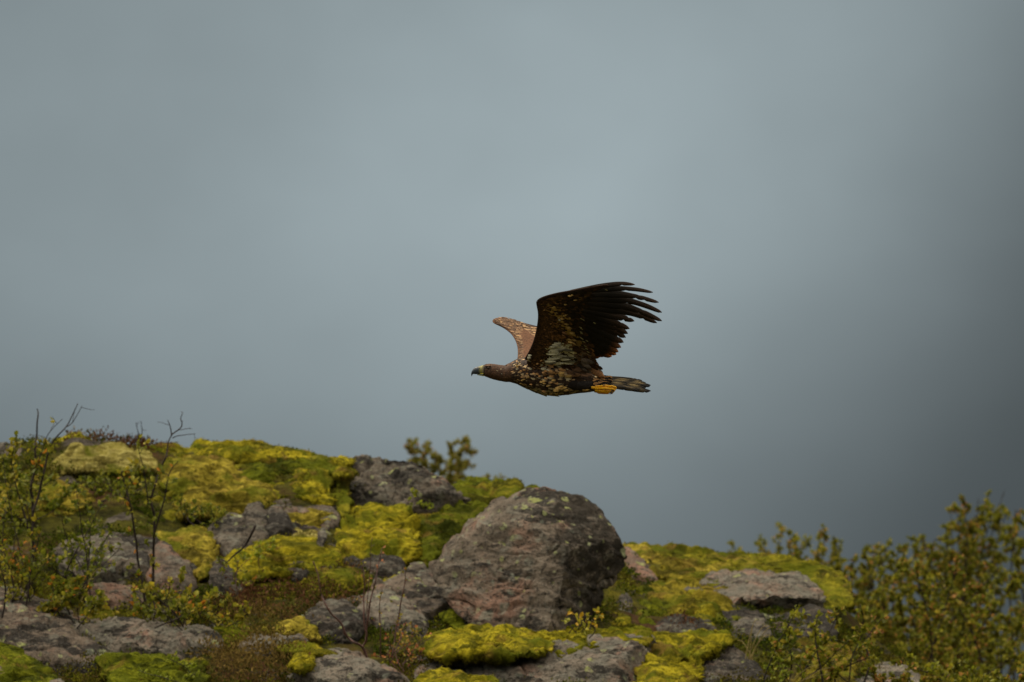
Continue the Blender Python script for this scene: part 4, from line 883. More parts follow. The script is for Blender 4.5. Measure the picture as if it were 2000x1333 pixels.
# ---- generic small feathers laid like shingles
def shingles(P, D, N, L, Wd, col_base, col_tip, lift=0.25, rows=4, sharp=False):
    """P base, D pointing direction, N outward normal; arrays. Cambered vane: centre line + two edges"""
    n = len(P); D = D/np.linalg.norm(D, axis=1)[:, None]
    N = N - D*np.einsum('ij,ij->i', N, D)[:, None]; N /= np.maximum(np.linalg.norm(N, axis=1), 1e-9)[:, None]
    Sd = np.cross(D, N)
    ts = np.array([0.0, 0.35, 0.7, 0.92, 1.0])[:rows+1]; ws = np.array([0.45, 0.95, 1.0, 0.6, 0.08]) if not sharp else np.array([0.55, 1.0, 0.72, 0.34, 0.05])
    V = []; Cc = []
    for t, w in zip(ts, ws):
        c0 = P + D*(L*t)[:, None] + N*(L*lift*t*(1-0.45*t)*0.5)[:, None]
        e = Sd*(Wd*w)[:, None]; dn = N*(Wd*w*0.28)[:, None]
        V += [c0-e-dn, c0, c0+e-dn]
        k = np.clip((t-0.45)/0.4, 0, 1); cc = col_base*(1-k)+col_tip*k
        Cc += [cc*0.88, cc, cc*0.94]
    m = len(ts); V = np.stack(V, 1).reshape(-1, 3); Cc = np.stack(Cc, 1).reshape(-1, 3)
    f = []
    for r_ in range(m-1):
        a0 = r_*3
        f += [[a0, a0+1, a0+4, a0+3], [a0+1, a0+2, a0+5, a0+4]]
    F = (np.array(f)[None] + (np.arange(n)*m*3)[:, None, None]).reshape(-1, 4)
    return V, F, Cc

CREAM = np.array(lin(236, 222, 178)); BUFF = np.array(lin(226, 172, 112)); TAN = np.array(lin(150, 108, 72)); OCHRE = np.array(lin(150, 122, 68)); WARM = np.array(lin(132, 98, 70)); GREYB = np.array(lin(112, 97, 82)); RUST = np.array(lin(104, 66, 42))
def ell(x, y, cx, cy, rx, ry): return np.exp(-((x-cx)/rx)**2 - ((y-cy)/ry)**2)

def body_colours(x, y):
    n = len(x); base = np.tile(DARK, (n, 1))*er.uniform(0.5, 1.6, (n, 1)); tip = base*er.uniform(0.45, 0.9, (n, 1))
    hd = x < 520
    base[hd] = np.array(lin(70, 52, 40))*er.uniform(0.4, 1.5, (hd.sum(), 1)); tip[hd] = np.array(lin(92, 65, 45))*er.uniform(0.35, 1.6, (hd.sum(), 1))
    pale = 0.04 + 0.42*ell(x, y, 640, 930, 90, 90) + 0.30*ell(x, y, 700, 1080, 120, 60) + 0.75*ell(x, y, 880, 940, 120, 70) + 0.80*ell(x, y, 990, 950, 80, 50) + 0.7*ell(x, y, 900, 1110, 140, 60) + 0.5*ell(x, y, 1290, 970, 60, 25) + 0.45*ell(x, y, 1130, 1120, 120, 22) + 0.5*ell(x, y, 1340, 1030, 50, 50)
    pale *= np.where(hd, 0.25, 1.0)
    p = er.random(n) < pale
    hue = er.random((n, 1)); warm = BUFF*hue + CREAM*(1-hue)
    low = (y > 1040)[:, None]; warm = np.where(low, 0.55*OCHRE+0.45*CREAM, warm)
    base[p] = (warm*er.uniform(0.55, 1.05, (n, 1)))[p]
    mix = er.random(n) < 0.55; tip[p & mix] = base[p & mix]*0.8
    w = ell(x, y, 1150, 948, 95, 40) > 0.4
    base[w] = WARM*er.uniform(0.7, 1.2, (w.sum(), 1)); tip[w] = base[w]*0.8
    return base, tip

bag = Bag(); cols = []
def lay_body(x0, x1, step, ang, L, Wd, lift, mirror=True):
    x = x0; row = 0; PP, DD_, NN, LL, WW, CX, CY = [], [], [], [], [], [], []
    while x < x1:
        t, b, w = prof(x); per = math.pi*(b-t+2*w)/2*1.0
        m = max(10, int(per*2/ang/1.0))
        for q in range(m):
            a = (q+0.5*(row % 2)+er.uniform(-0.25, 0.25))/m*2*math.pi
            xx = x + er.normal()*step*0.3
            p = body_pt(xx, a, 1.5); p2 = body_pt(xx+8, a, 1.5); p3 = body_pt(xx, a+0.05, 1.5)
            d = p2-p; nn = np.cross(d, p3-p)
            cen = E(xx, sum(prof(xx)[:2])/2, 0)
            if np.dot(nn, p-cen) < 0: nn = -nn
            if (-28 < xx+L*0.5-303 < 22) and abs((t+b)/2-(b-t)/2*math.sin(a)-898) < 16 and abs(math.cos(a)) > 0.3: continue
            PP.append(p); DD_.append(d); NN.append(nn/np.linalg.norm(nn)); s = er.uniform(0.75, 1.25)
            LL.append(L*s*M1); WW.append(Wd*s*M1); CX.append(xx+L*0.5); CY.append((t+b)/2 - (b-t)/2*math.sin(a))
        x += step; row += 1
    base, tip = body_colours(np.array(CX), np.array(CY))
    V, F, c = shingles(np.array(PP), np.array(DD_), np.array(NN), np.array(LL), np.array(WW), base, tip, lift)
    bag.put(V, F); cols.append(c)
lay_body(268, 430, 9, 12, 20, 6, 0.12)
lay_body(420, 600, 13, 18, 40, 9, 0.25)
lay_body(580, 1420, 22, 32, 66, 20, 0.22)
# thighs: dense dark trousers tucked along the flank
for sgn in (-1, 1):
    n = 340; a = er.uniform(0, 1, n); x = 1000 + 290*a; wy = er.uniform(-1, 1, n)
    y = 1040 + wy*58*np.sqrt(np.clip(1-((x-1120)/200)**2, 0.05, 1)) + (x-1000)*0.06
    bulge = np.sqrt(np.clip(1-wy**2, 0.02, 1))*np.sqrt(np.clip(1-((x-1130)/190)**2, 0.03, 1))
    yb = sgn*(np.interp(x, BX, BW)*0.62 + 60*bulge)*M1
    P = E(x, y, yb); D = E(x+10, y+1.2, yb) - P
    Nn = np.stack((np.zeros(n), sgn*(0.3+bulge), -wy*0.9), 1)
    c = np.array(lin(44, 39, 36))*er.uniform(0.6, 1.4, (n, 1))
    V, F, cc = shingles(P, D, Nn, np.full(n, 52*M1), np.full(n, 11*M1), c, c*0.8, 0.15); bag.put(V, F); cols.append(cc)
V, F = bag.get(); mesh_obj('body_plumage', V, F, M_feather, parent=eagle, col=np.vstack(cols), kind='stuff')

# ---- thigh bodies under the trousers
M_thigh = plain_material('thigh_feathers', lin(36, 31, 28), 0.8, 0.2, 90, 0.4)
def loft(stations, na=16, power=1.0):
    """stations: (top(x,y), bottom(x,y), half width px, depth offset m)"""
    V = []
    th = np.arange(na)/na*2*math.pi
    for (tp, bt, w, yo) in stations:
        c = (np.array(tp)+np.array(bt))/2.0; h = (np.array(tp)-np.array(bt))/2.0
        V.append(E(c[0]+h[0]*np.sin(th), c[1]+h[1]*np.sin(th), yo - w*np.cos(th)*M1))
    n = len(V); V = np.vstack(V); i = np.arange(n-1)[:, None]*na; j = np.arange(na)[None]; jn = (j+1) % na
    F = quads_to_tris(np.stack((i+j, i+jn, i+na+jn, i+na+j), -1).reshape(-1, 4))
    V = np.vstack((V, V[:na].mean(0), V[(n-1)*na:n*na].mean(0)))
    k = np.arange(na); kn = (k+1) % na
    F = np.vstack((F, np.stack((np.full(na, n*na), kn, k), 1), np.stack((np.full(na, n*na+1), (n-1)*na+k, (n-1)*na+kn), 1)))
    return V, F
for sgn in (-1, 1):
    st = [((985,1010),(985,1060),8,sgn*110*M1), ((1020,990),(1020,1090),40,sgn*115*M1), ((1100,978),(1110,1105),58,sgn*108*M1), ((1200,990),(1210,1108),50,sgn*85*M1), ((1270,1030),(1275,1108),32,sgn*62*M1), ((1310,1062),(1312,1104),18,sgn*48*M1)]
    V, F = loft(st, 20); mesh_obj('thigh', V, F, M_thigh, parent=eagle)

# ---- beak, cere, eyes
M_beak = attr_material('beak_horn', 0.32, 0.5, 0.0, 0.12, 300)
SLATE = np.array(lin(58, 66, 74)); CERE = np.array(lin(158, 152, 84)); TIPD = np.array(lin(30, 36, 42))
st = [((262,872),(306,952),30,0), ((240,879),(262,960),29,0), ((222,884),(238,961),26,0), ((204,888),(214,960),22,0), ((186,894),(192,959),18,0), ((170,904),(176,958),14.5,0), ((157,918),(165,957),11,0), ((148,934),(158,960),8,0), ((144,950),(155,966),5.5,0), ((144,964),(152,973),3.5,0), ((147,976),(150,979),1.2,0)]
V, F = loft(st, 20)
cx = []
for k, s in enumerate(st):
    for t in np.sin(np.arange(20)/20*2*math.pi):
        m_ = ((s[0][0]+s[1][0])/2 + (s[0][0]-s[1][0])/2*t, (s[0][1]+s[1][1])/2 + (s[0][1]-s[1][1])/2*t)
        f = np.clip((m_[0]-208-(m_[1]-900)*0.15)/26, 0, 1); c = SLATE*(1-f)+CERE*f
        g = np.clip((m_[1]-935)/30, 0, 1)*(1-f); cx.append(c*(1-g)+TIPD*g)
cx += [CERE, TIPD]
beak = mesh_obj('beak', V, F, M_beak, parent=eagle, col=np.array(cx))
st = [((318,946),(312,972),24,0), ((290,956),(288,976),23,0), ((255,962),(254,977),20,0), ((225,961),(226,972),15,0), ((200,960),(202,967),9,0)]
V, F = loft(st, 12); mesh_obj('lower_mandible', V, F, M_beak, parent=eagle, col=np.tile(np.array(lin(150,146,66)), (len(V), 1)))
M_eye = plain_material('eye_brown', (0.05, 0.028, 0.014), 0.12, 0.6, 200, 0.2)
M_skin = plain_material('gape_yellow', lin(190, 178, 70), 0.5, 0.3, 150, 0.2)
M_nostril = plain_material('nostril_black', (0.012, 0.011, 0.010), 0.6, 0.2, 100, 0.2)
def ball(cx, cy, y, rx, ry, rz, n=14):
    a = np.linspace(0, math.pi, n); b = np.arange(n*2)/(n*2)*2*math.pi; A, B = np.meshgrid(a, b, indexing='ij')
    V = E(cx+rx*np.sin(A)*np.cos(B), cy-rz*np.cos(A), y+ry*M1*np.sin(A)*np.sin(B)).reshape(-1, 3); m = n*2
    i = np.arange(n-1)[:, None]*m; j = np.arange(m)[None]; jn = (j+1) % m
    return V, np.stack((i+j, i+jn, i+m+jn, i+m+j), -1).reshape(-1, 4)
for sgn in (-1, 1):
    mesh_obj('eye', *ball(303, 898, sgn*60*M1, 13, 12, 12), M_eye, parent=eagle)
    mesh_obj('brow', *ball(298, 882, sgn*57*M1, 32, 13, 5.5), plain_material('brow_feathers', lin(120, 92, 66), 0.7, 0.2, 120, 0.3), parent=eagle)
    V, F = tube(E(np.array([232, 262, 290, 314]), np.array([956, 953, 946, 941]), sgn*np.array([24, 29, 36, 50])*M1), np.array([3, 5, 6, 2.5])*M1, 8)
    mesh_obj('gape', V, F, M_skin, parent=beak)
    mesh_obj('nostril', *ball(219, 905, sgn*22*M1, 6, 4, 4, 8), M_nostril, parent=beak)
    # pale lore between beak and eye
    n = 60; x = er.uniform(245, 285, n); y = er.uniform(885, 940, n)
    w = np.interp(x, BX, BW)*0.9
    P = E(x, y, sgn*(w+1.5)*M1*np.sqrt(np.clip(1-((y-918)/62)**2, .1, 1))); D = E(x+10, y+1, sgn*(w+3)*M1) - E(x, y, sgn*w*M1)
    c = np.array(lin(140, 134, 100))*er.uniform(0.7, 1.15, (n, 1))
    V, F, cc = shingles(P, D, np.tile((0, sgn*1.0, 0), (n, 1)), np.full(n, 15*M1), np.full(n, 4*M1), c, c*0.8, 0.1); mesh_obj('lore', V, F, M_feather, parent=eagle, col=cc, kind='stuff')

# ---- wings
SL = 1.15                                            # metres towards the viewer for each metre of rise
def ynear(cx, cy):
    h = np.maximum(0, 860-np.asarray(cy, float))*M1
    chord = np.clip((np.asarray(cx, float)-760)/900, 0, 1)
    return -0.070 - SL*h + 0.05*chord*np.minimum(1, h/0.15) - 0.03*np.sin(np.clip(chord, 0, 1)*math.pi)*0
def yfar(cx, cy):
    h = np.maximum(0, 860-np.asarray(cy, float))*M1
    return 0.075 + SL*1.25*h + 0.0*h
NN_NEAR = np.array((0.0, -1.0, -SL)); NN_NEAR /= np.linalg.norm(NN_NEAR)
NN_FAR = np.array((0.0, -1.0, SL*1.25)); NN_FAR /= np.linalg.norm(NN_FAR)

def arm_mesh(Lp, Tp, yf, nrm, thick, n=40, m=16):
    """flesh of the wing: rounded leading edge Lp, thin towards Tp (pixel polylines)"""
    Lq = smooth_path(Lp, 8); Tq = smooth_path(Tp, 8)
    rs = lambda Q: np.stack([np.interp(np.linspace(0, 1, n), np.linspace(0, 1, len(Q)), Q[:, k]) for k in (0, 1)], 1)
    Lq, Tq = rs(Lq), rs(Tq); s = np.linspace(0, 1, m)**1.5
    t = thick*np.sqrt(np.clip(s*(1-s)**1.6*5.5, 0, 1))*M1
    uv = Lq[:, None]*(1-s)[None, :, None] + Tq[:, None]*s[None, :, None]
    P = E(uv[..., 0], uv[..., 1], yf(uv[..., 0], uv[..., 1]))
    taper = np.interp(np.linspace(0, 1, n), [0, 0.1, 0.6, 1], [1.1, 1.2, 0.8, 0.35])
    A = P + nrm*(t[None]*taper[:, None])[..., None]; B = P - nrm*(t[None]*taper[:, None])[..., None]
    loopv = np.concatenate((A, B[:, ::-1][:, 1:-1]), axis=1); k = loopv.shape[1]
    V = loopv.reshape(-1, 3); i = np.arange(n-1)[:, None]*k; j = np.arange(k)[None]; jn = (j+1) % k
    F = quads_to_tris(np.stack((i+j, i+jn, i+k+jn, i+k+j), -1).reshape(-1, 4))
    V = np.vstack((V, loopv[0].mean(0), loopv[-1].mean(0))); q = np.arange(k); qn = (q+1) % k
    return V, np.vstack((F, np.stack((np.full(k, n*k), qn, q), 1), np.stack((np.full(k, n*k+1), (n-1)*k+q, (n-1)*k+qn), 1)))

def flight(name, path, hw, yf, nrm, depth, parent, cfun, seed, emarg=0.0, ragged=0.35, rows=34):
    """one flight feather: a cambered vane on a raised shaft; path is its pixel centre line, hw half width in px"""
    r = np.random.default_rng(seed)
    Q = smooth_path(path, 8); L = np.concatenate(([0], np.cumsum(np.linalg.norm(np.diff(Q, axis=0), axis=1)))); t = np.linspace(0, 1, rows)
    Q = np.stack([np.interp(t*L[-1], L, Q[:, k]) for k in (0, 1)], 1)
    T = np.gradient(Q, axis=0); T /= np.linalg.norm(T, axis=1)[:, None]; Nv = np.stack((T[:, 1], -T[:, 0]), 1)      # image 'up' side
    w = hw*np.interp(t, [0, 0.12, 0.5, 0.72, 0.86, 0.94, 0.985, 1], [0.35, 0.8, 1, 1-emarg*0.55, 0.82-emarg*0.38, 0.60-emarg*0.25, 0.28, 0.03])
    jag_a = np.ones(rows); jag_b = np.ones(rows)
    for _ in range(int(r.integers(1, 4))):
        c = r.integers(int(rows*0.55), rows-2); dep = r.uniform(0.3, 0.9)*ragged; (jag_a if r.random() < 0.3 else jag_b)[c] -= dep
    Y0 = yf(Q[:, 0], Q[:, 1]); V = []; col = []
    for f, lift in ((1.0, -0.10), (0.55, 0.02), (0.09, 0.06), (-0.09, 0.06), (-0.55, 0.0), (-1.0, -0.14)):
        jg = jag_a if f > 0 else jag_b
        fr = f*(0.72 if f > 0 else 1.15)*np.where(abs(f) > 0.9, jg, 1.0)
        P2 = Q + Nv*(w*fr)[:, None]
        V.append(E(P2[:, 0], P2[:, 1], Y0) + nrm[None]*((depth + lift*0.0 + hw*0.16*M1*(0.4-abs(f)))*np.ones(rows))[:, None])
        col.append(cfun(t, f, Q, r))
    top = np.stack(V, 1); k = 6; thick = 0.0016
    Vt = top.reshape(-1, 3); Vb = Vt - nrm*thick
    i = np.arange(rows-1)[:, None]*k; j = np.arange(k-1)[None]
    Fq = np.stack((i+j, i+j+1, i+k+j+1, i+k+j), -1).reshape(-1, 4)
    nv = len(Vt); rim = []
    for q in range(rows-1):
        rim += [[q*k, (q+1)*k, nv+(q+1)*k, nv+q*k], [q*k+k-1, nv+q*k+k-1, nv+(q+1)*k+k-1, (q+1)*k+k-1]]
    rim += [[(rows-1)*k, (rows-1)*k+k-1, nv+(rows-1)*k+k-1, nv+(rows-1)*k]]
    F = np.vstack((Fq, Fq[:, ::-1]+nv, np.array(rim)))
    C_ = np.stack(col, 1).reshape(-1, 3)
    return mesh_obj(name, np.vstack((Vt, Vb)), F, M_flight, parent=parent, col=np.vstack((C_, C_)))

wing = mesh_obj('wing', *arm_mesh(
    [(640,815),(690,725),(728,630),(757,500),(765,400),(752,320),(750,285),(775,255),(840,228),(950,200),(1080,177),(1250,145),(1400,121)],
    [(1180,870),(1150,790),(1135,700),(1115,610),(1080,510),(1050,420),(1050,360),(1070,320),(1120,285),(1180,245),(1260,205),(1340,170),(1430,138)],
    ynear, NN_NEAR, 26), plain_material('wing_down', lin(50, 35, 26), 0.75, 0.2, 120, 0.3), parent=eagle)
wing['label'] = 'near wing, its dark underside showing'

BLK = np.array(lin(26, 23, 19)); BRN = np.array(lin(66, 46, 34)); GLD = np.array(lin(150, 92, 44))
def c_primary(t, f, Q, r):
    k = np.clip((t-0.55)/0.4, 0, 1)[:, None]
    c = BLK*(1-k)*0.9 + (BLK*0.55+BRN*0.45)*k
    base = np.clip(1-t/0.45, 0, 1)[:, None]*0.45; c = c*(1-base) + np.array(lin(74, 62, 46))*base
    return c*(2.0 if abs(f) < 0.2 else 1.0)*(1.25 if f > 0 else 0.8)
def c_secondary(lowness):
    def g(t, f, Q, r):
        k = np.clip((t-0.80)/0.18, 0, 1)[:, None]
        tipc = BRN*(1-lowness) + GLD*lowness
        c = BLK*0.8*(1-k) + tipc*k
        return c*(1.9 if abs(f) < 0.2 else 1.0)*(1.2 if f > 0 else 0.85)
    return g
prim = [([(1000,212),(1250,160),(1430,130),(1560,121),(1668,133)], 24, 0.10), ([(1000,222),(1300,178),(1500,166),(1680,177),(1835,207)], 30, 0.55),
        ([(1000,238),(1300,215),(1500,218),(1700,250),(1888,302)], 40, 0.72), ([(1000,258),(1300,255),(1550,272),(1750,325),(1918,397)], 44, 0.72),
        ([(1005,280),(1300,298),(1550,330),(1750,398),(1918,478)], 46, 0.70), ([(1010,300),(1300,342),(1540,378),(1720,428),(1872,498)], 44, 0.60),
        ([(1015,330),(1250,378),(1430,418),(1560,448),(1662,482)], 40, 0.15), ([(1022,352),(1250,415),(1420,470),(1520,512),(1617,555)], 40, 0.1),
        ([(1032,375),(1250,450),(1420,512),(1520,556),(1602,602)], 40, 0.1), ([(1042,405),(1250,485),(1400,545),(1500,590),(1582,640)], 40, 0.1)]
for q, (p, hw, em) in enumerate(prim):
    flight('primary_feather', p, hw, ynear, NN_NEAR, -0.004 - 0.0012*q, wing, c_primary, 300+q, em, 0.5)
sec = [((1055,450),(1562,688)), ((1068,495),(1538,737)), ((1080,540),(1514,780)), ((1092,585),(1494,806)), ((1105,630),(1452,826)), ((1115,670),(1395,818)), ((1120,700),(1345,832))]
for q, (b0, t0) in enumerate(sec):
    mid = (b0[0]+(t0[0]-b0[0])*0.5, b0[1]+(t0[1]-b0[1])*0.5-12+q*3)
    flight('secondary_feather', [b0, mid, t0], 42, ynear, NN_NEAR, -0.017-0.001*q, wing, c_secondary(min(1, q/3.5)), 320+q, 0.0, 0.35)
ter = [((1090,700),(1310,858),GREYB*0.45), ((1090,735),(1335,905),GREYB*0.6), ((1085,770),(1352,935),RUST), ((1080,800),(1372,962),GREYB*0.8), ((1075,830),(1385,985),TAN)]
for q, (b0, t0, colr) in enumerate(ter):
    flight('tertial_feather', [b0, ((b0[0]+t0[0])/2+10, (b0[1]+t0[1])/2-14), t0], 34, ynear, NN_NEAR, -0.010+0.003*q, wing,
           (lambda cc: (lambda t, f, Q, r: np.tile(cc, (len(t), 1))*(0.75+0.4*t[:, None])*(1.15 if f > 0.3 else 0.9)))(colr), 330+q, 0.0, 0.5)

# under-wing coverts, laid in rows from the trailing side to the leading edge
def in_poly(x, y, poly):
    P = np.array(poly, float); c = np.zeros(len(x), bool); j = len(P)-1
    for i in range(len(P)):
        cond = ((P[i, 1] > y) != (P[j, 1] > y)) & (x < (P[j, 0]-P[i, 0])*(y-P[i, 1])/(P[j, 1]-P[i, 1]+1e-9)+P[i, 0]); c ^= cond; j = i
    return c
NEARP = [(650,850),(690,735),(730,635),(762,500),(772,400),(756,315),(756,288),(780,262),(850,234),(960,206),(1090,186),(1230,160),(1180,240),(1120,290),(1085,340),(1090,420),(1120,510),(1160,620),(1200,720),(1240,800),(1290,880),(1200,880),(900,905),(700,900)]
def near_dir(x, y):
    """feathers point back along the chord; fan outwards on the hand and down on the inner wing"""
    k = np.clip((420-y)/250, 0, 1); low = np.clip((y-600)/250, 0, 1)
    return np.stack((np.ones(len(x)), 0.30-0.42*k+0.10*low), 1)
def near_colours(x, y):
    n = len(x); base = np.array(lin(80, 57, 40))*er.uniform(0.35, 1.5, (n, 1)); tip = base*er.uniform(0.3, 0.85, (n, 1))
    edge = er.random(n) < 0.34; tip[edge] = np.array(lin(150, 108, 70))*er.uniform(0.6, 1.1, (edge.sum(), 1))
    blk = np.clip((x-(930+0.25*(y-300)))/90, 0, 1)*np.clip((740-y)/80, 0, 1)
    base = base*(1-blk[:, None]) + np.array(lin(52, 43, 31))*blk[:, None]*er.uniform(0.6, 1.2, (n, 1)); tip = tip*(1-0.75*blk[:, None])
    diag = np.abs((x-880) - (y-300)*0.66)/42
    p = er.random(n) < 0.62*np.exp(-diag**2)*((y > 285) & (y < 690)); oc = OCHRE*er.uniform(0.7, 2.2, (n, 1)); base[p] = oc[p]; tip[p] = oc[p]*0.75
    p = er.random(n) < 0.7*ell(x, y, 1110, 240, 60, 25); base[p] = oc[p]*0.9
    p = er.random(n) < np.clip(2.0*ell(x, y, 955, 705, 75, 45)+2.0*ell(x, y, 985, 770, 95, 40)+2.0*ell(x, y, 960, 835, 120, 42)-0.12, 0, 0.94)
    cr = np.array(lin(255, 248, 214))*er.uniform(0.6, 1.0, (n, 1)); base[p] = cr[p]; tip[p] = cr[p]*er.uniform(0.65, 1.0, (n, 1))[p]
    p = er.random(n) < 0.8*ell(x, y, 1090, 640, 50, 25); base[p] = OCHRE*0.9; tip[p] = OCHRE*0.7
    p = er.random(n) < 0.75*ell(x, y, 1180, 820, 90, 70); base[p] = GREYB*1.3; tip[p] = GREYB*1.0
    p = er.random(n) < 0.3*ell(x, y, 800, 860, 100, 40); base[p] = BUFF*0.7
    p = er.random(n) < 1.2*ell(x, y, 682, 800, 18, 26); base[p] = CREAM*0.9; tip[p] = CREAM*0.8
    return base, tip
bag = Bag(); cols = []
def lay_near(step, L, Wd, cond, order_off):
    gx, gy = np.meshgrid(np.arange(640, 1300, step), np.arange(170, 910, step*0.62)); x = gx.ravel()+er.normal(size=gx.size)*step*0.28+(np.round(gy.ravel()/(step*.62)) % 2)*step*0.5; y = gy.ravel()+er.normal(size=gx.size)*step*0.18
    ok = in_poly(x, y, NEARP) & cond(x, y); x, y = x[ok], y[ok]; n = len(x)
    d2 = near_dir(x, y); y0 = ynear(x, y)
    P = E(x, y, y0); D = E(x+10*d2[:, 0], y+10*d2[:, 1], ynear(x+10*d2[:, 0], y+10*d2[:, 1])) - P
    s = er.uniform(0.8, 1.25, n)
    # thickness of the arm under the coverts
    up = np.interp(x-np.interp(y, [250, 300, 400, 500, 630, 730, 850], [775, 752, 765, 757, 728, 690, 650]), [0, 30, 120, 260, 420], [10, 24, 28, 18, 6])
    P = P + NN_NEAR*((up+order_off)*M1)[:, None]
    base, tip = near_colours(x+L*0.5*d2[:, 0], y+L*0.5*d2[:, 1])
    V, F, c = shingles(P, D, np.tile(NN_NEAR, (n, 1)), L*s*M1, Wd*s*M1, base, tip, 0.14); bag.put(V, F); cols.append(c)
lay_near(44, 120, 24, lambda x, y: (x > 960) & (y < 760), 0)
lay_near(36, 90, 20, lambda x, y: (x > 860), 3)
lay_near(24, 52, 13, lambda x, y: (x < 1000) | (y > 640), 6)
lay_near(15, 30, 8, lambda x, y: (x < 880) & ((y < 640) | (x < 820)), 8)
# pale shaft-streak tips of the greater coverts
SX = np.array([1180,1195,1172,1180,1175,1180,1170,1185,1200,1215,1225,1240,1300,1230,1410]); SY = np.array([428,436,508,520,550,562,600,612,640,682,705,735,466,632,158])
n = len(SX); P = E(SX-22, SY-12, ynear(SX-22, SY-12)) + NN_NEAR*0.016; D = E(SX, SY, ynear(SX, SY))-E(SX-22, SY-12, ynear(SX-22, SY-12))
c = np.tile(np.array(lin(176, 170, 130)), (n, 1))*er.uniform(0.6, 1.0, (n, 1)); V, F, cc = shingles(P, D, np.tile(NN_NEAR, (n, 1)), np.full(n, 34*M1), np.full(n, 5.0*M1), c, c, 0.1); bag.put(V, F); cols.append(cc)
V, F = bag.get(); mesh_obj('wing_coverts', V, F, M_feather, parent=wing, col=np.vstack(cols), kind='stuff')

# bold pale feathers where the young bird shows them: boxes (x0, x1, y0, y1, colour, length, half width)
KEY = dict(c=np.array(lin(255, 248, 216)), b=BUFF*1.2, o=OCHRE*1.7, t=TAN*1.25, w=WARM, g=GREYB*1.15, y=np.array(lin(250, 206, 126)))
FL = [(892,987,668,716,'c',84,11),(887,1037,722,776,'c',110,11),(850,1070,788,866,'c',110,11),(870,960,858,890,'b',60,14),(805,862,896,926,'c',50,13),(845,940,922,951,'b',55,13),(947,1022,911,941,'b',60,14),(967,1062,946,981,'y',60,14),(857,905,946,981,'b',44,13),
 (1060,1200,908,980,'w',90,20),(1117,1260,811,921,'g',100,22),(752,762,945,955,'b',30,9),(784,832,941,981,'b',42,13),(794,830,1021,1046,'y',40,10),(907,947,1009,1026,'y',44,9),(917,987,1071,1114,'y',46,11),(957,1027,1071,1091,'y',44,10),(1017,1092,1101,1114,'y',46,8),(797,832,1111,1129,'b',40,8),(867,967,1134,1148,'o',46,7),(1167,1242,1104,1114,'o',46,6),
 (672,690,780,822,'c',34,8),(566,580,868,890,'y',30,8),(590,602,848,864,'y',26,7),(470,482,872,884,'b',22,6),(516,528,868,880,'b',24,6),(630,646,906,924,'b',30,8),(602,618,918,932,'b',30,7),(694,704,900,914,'c',26,8),(427,431,950,955,'c',14,4),(622,648,1006,1020,'y',40,7),(668,684,984,996,'y',34,7),(612,660,1042,1060,'o',44,6),(696,714,1050,1060,'b',40,7),(756,764,950,966,'b',32,9),(786,796,824,834,'b',26,8),(752,768,854,866,'b',30,8),(720,735,940,955,'b',30,8),(740,760,1000,1015,'y',34,8),(850,880,1060,1075,'y',36,8),(880,900,1030,1045,'b',36,9),(660,675,950,962,'b',30,7),(830,850,985,1000,'b',36,10),
 (860,870,300,308,'o',30,7),(898,915,328,345,'o',40,9),(925,945,380,400,'o',40,9),(955,1012,430,447,'y',44,11),(960,975,450,460,'c',30,10),(988,1002,460,472,'o',36,9),(1024,1040,486,500,'o',44,10),(1046,1062,518,535,'o',44,10),(1070,1092,565,590,'o',44,10),(1062,1120,630,642,'o',52,10),(1053,1118,655,668,'y',52,9),(1055,1064,224,234,'y',34,8),(1080,1090,220,228,'o',34,8),(1112,1126,270,280,'o',50,7),(1016,1026,306,314,'o',30,8),(930,940,294,302,'o',26,7),(878,886,485,493,'b',22,5),(888,898,512,522,'b',24,5),(845,856,702,710,'b',30,8),(862,880,742,756,'c',34,9),(818,826,360,366,'b',20,5),(880,905,560,575,'t',24,6),(840,860,600,615,'t',22,6),(900,915,610,625,'t',26,6),(820,835,540,550,'t',20,5),(850,862,450,460,'t',20,5),(1000,1020,560,600,'t',40,8),(1010,1030,400,420,'o',40,7)]
PP, DD_, NN, LL, WW, CC = [], [], [], [], [], []
for (x0, x1, y0, y1, key, ln, hw) in FL:
    m = max(1, int(round((x1-x0)*(y1-y0)/(ln*hw*0.85))))
    for q in range(m):
        fx = x0 + (x1-x0)*(er.uniform(0, 1) if m > 1 else 0.5); fy = y0 + (y1-y0)*((q+er.uniform(0.2, 0.8))/m)
        fx -= ln*0.45
        ang = 0.02 + 0.10*er.normal() + (0.30 if (fx > 960 and 430 < fy < 690) else 0) + (0.34 if key == 'g' else 0) + (0.12 if key == 'w' else 0)
        def depth(px, py):
            yw = float(ynear(px, py)) - 0.022*(py < 870); t, b, w = prof(px); zc = (t+b)/2; hh = (b-t)/2
            k = (py-zc)/hh
            yb = -float(w*(max(0.0, 1-abs(k)**2.3))**0.45*M1) - 0.006 if abs(k) < 1 else 0.0
            if 985 < px < 1310 and 975 < py < 1110: yb = min(yb, -0.086)
            return yb if (py > 905 or px < 640) else min(yw, yb)
        dx, dy = math.cos(ang)*10, math.sin(ang)*10
        p0 = E(fx, fy, depth(fx, fy)-0.004); p1 = E(fx+dx, fy+dy, depth(fx+dx, fy+dy)-0.006)
        PP.append(p0); DD_.append(p1-p0); NN.append((0, -1.0, -0.35)); s_ = er.uniform(0.8, 1.2); LL.append(ln*s_*M1); WW.append(hw*s_*M1); CC.append(KEY[key]*er.uniform(0.55, 1.05)*(0.22 if er.random() < 0.13 else 1.0))
CC = np.array(CC); dk = er.random((len(CC), 1)) < 0.45
V, F, c = shingles(np.array(PP), np.array(DD_), np.array(NN), np.array(LL), np.array(WW), CC, np.where(dk, CC*0.25, CC*0.8), 0.10, sharp=True)
mesh_obj('pale_feathers', V, F, M_feather, parent=eagle, col=c, kind='stuff')

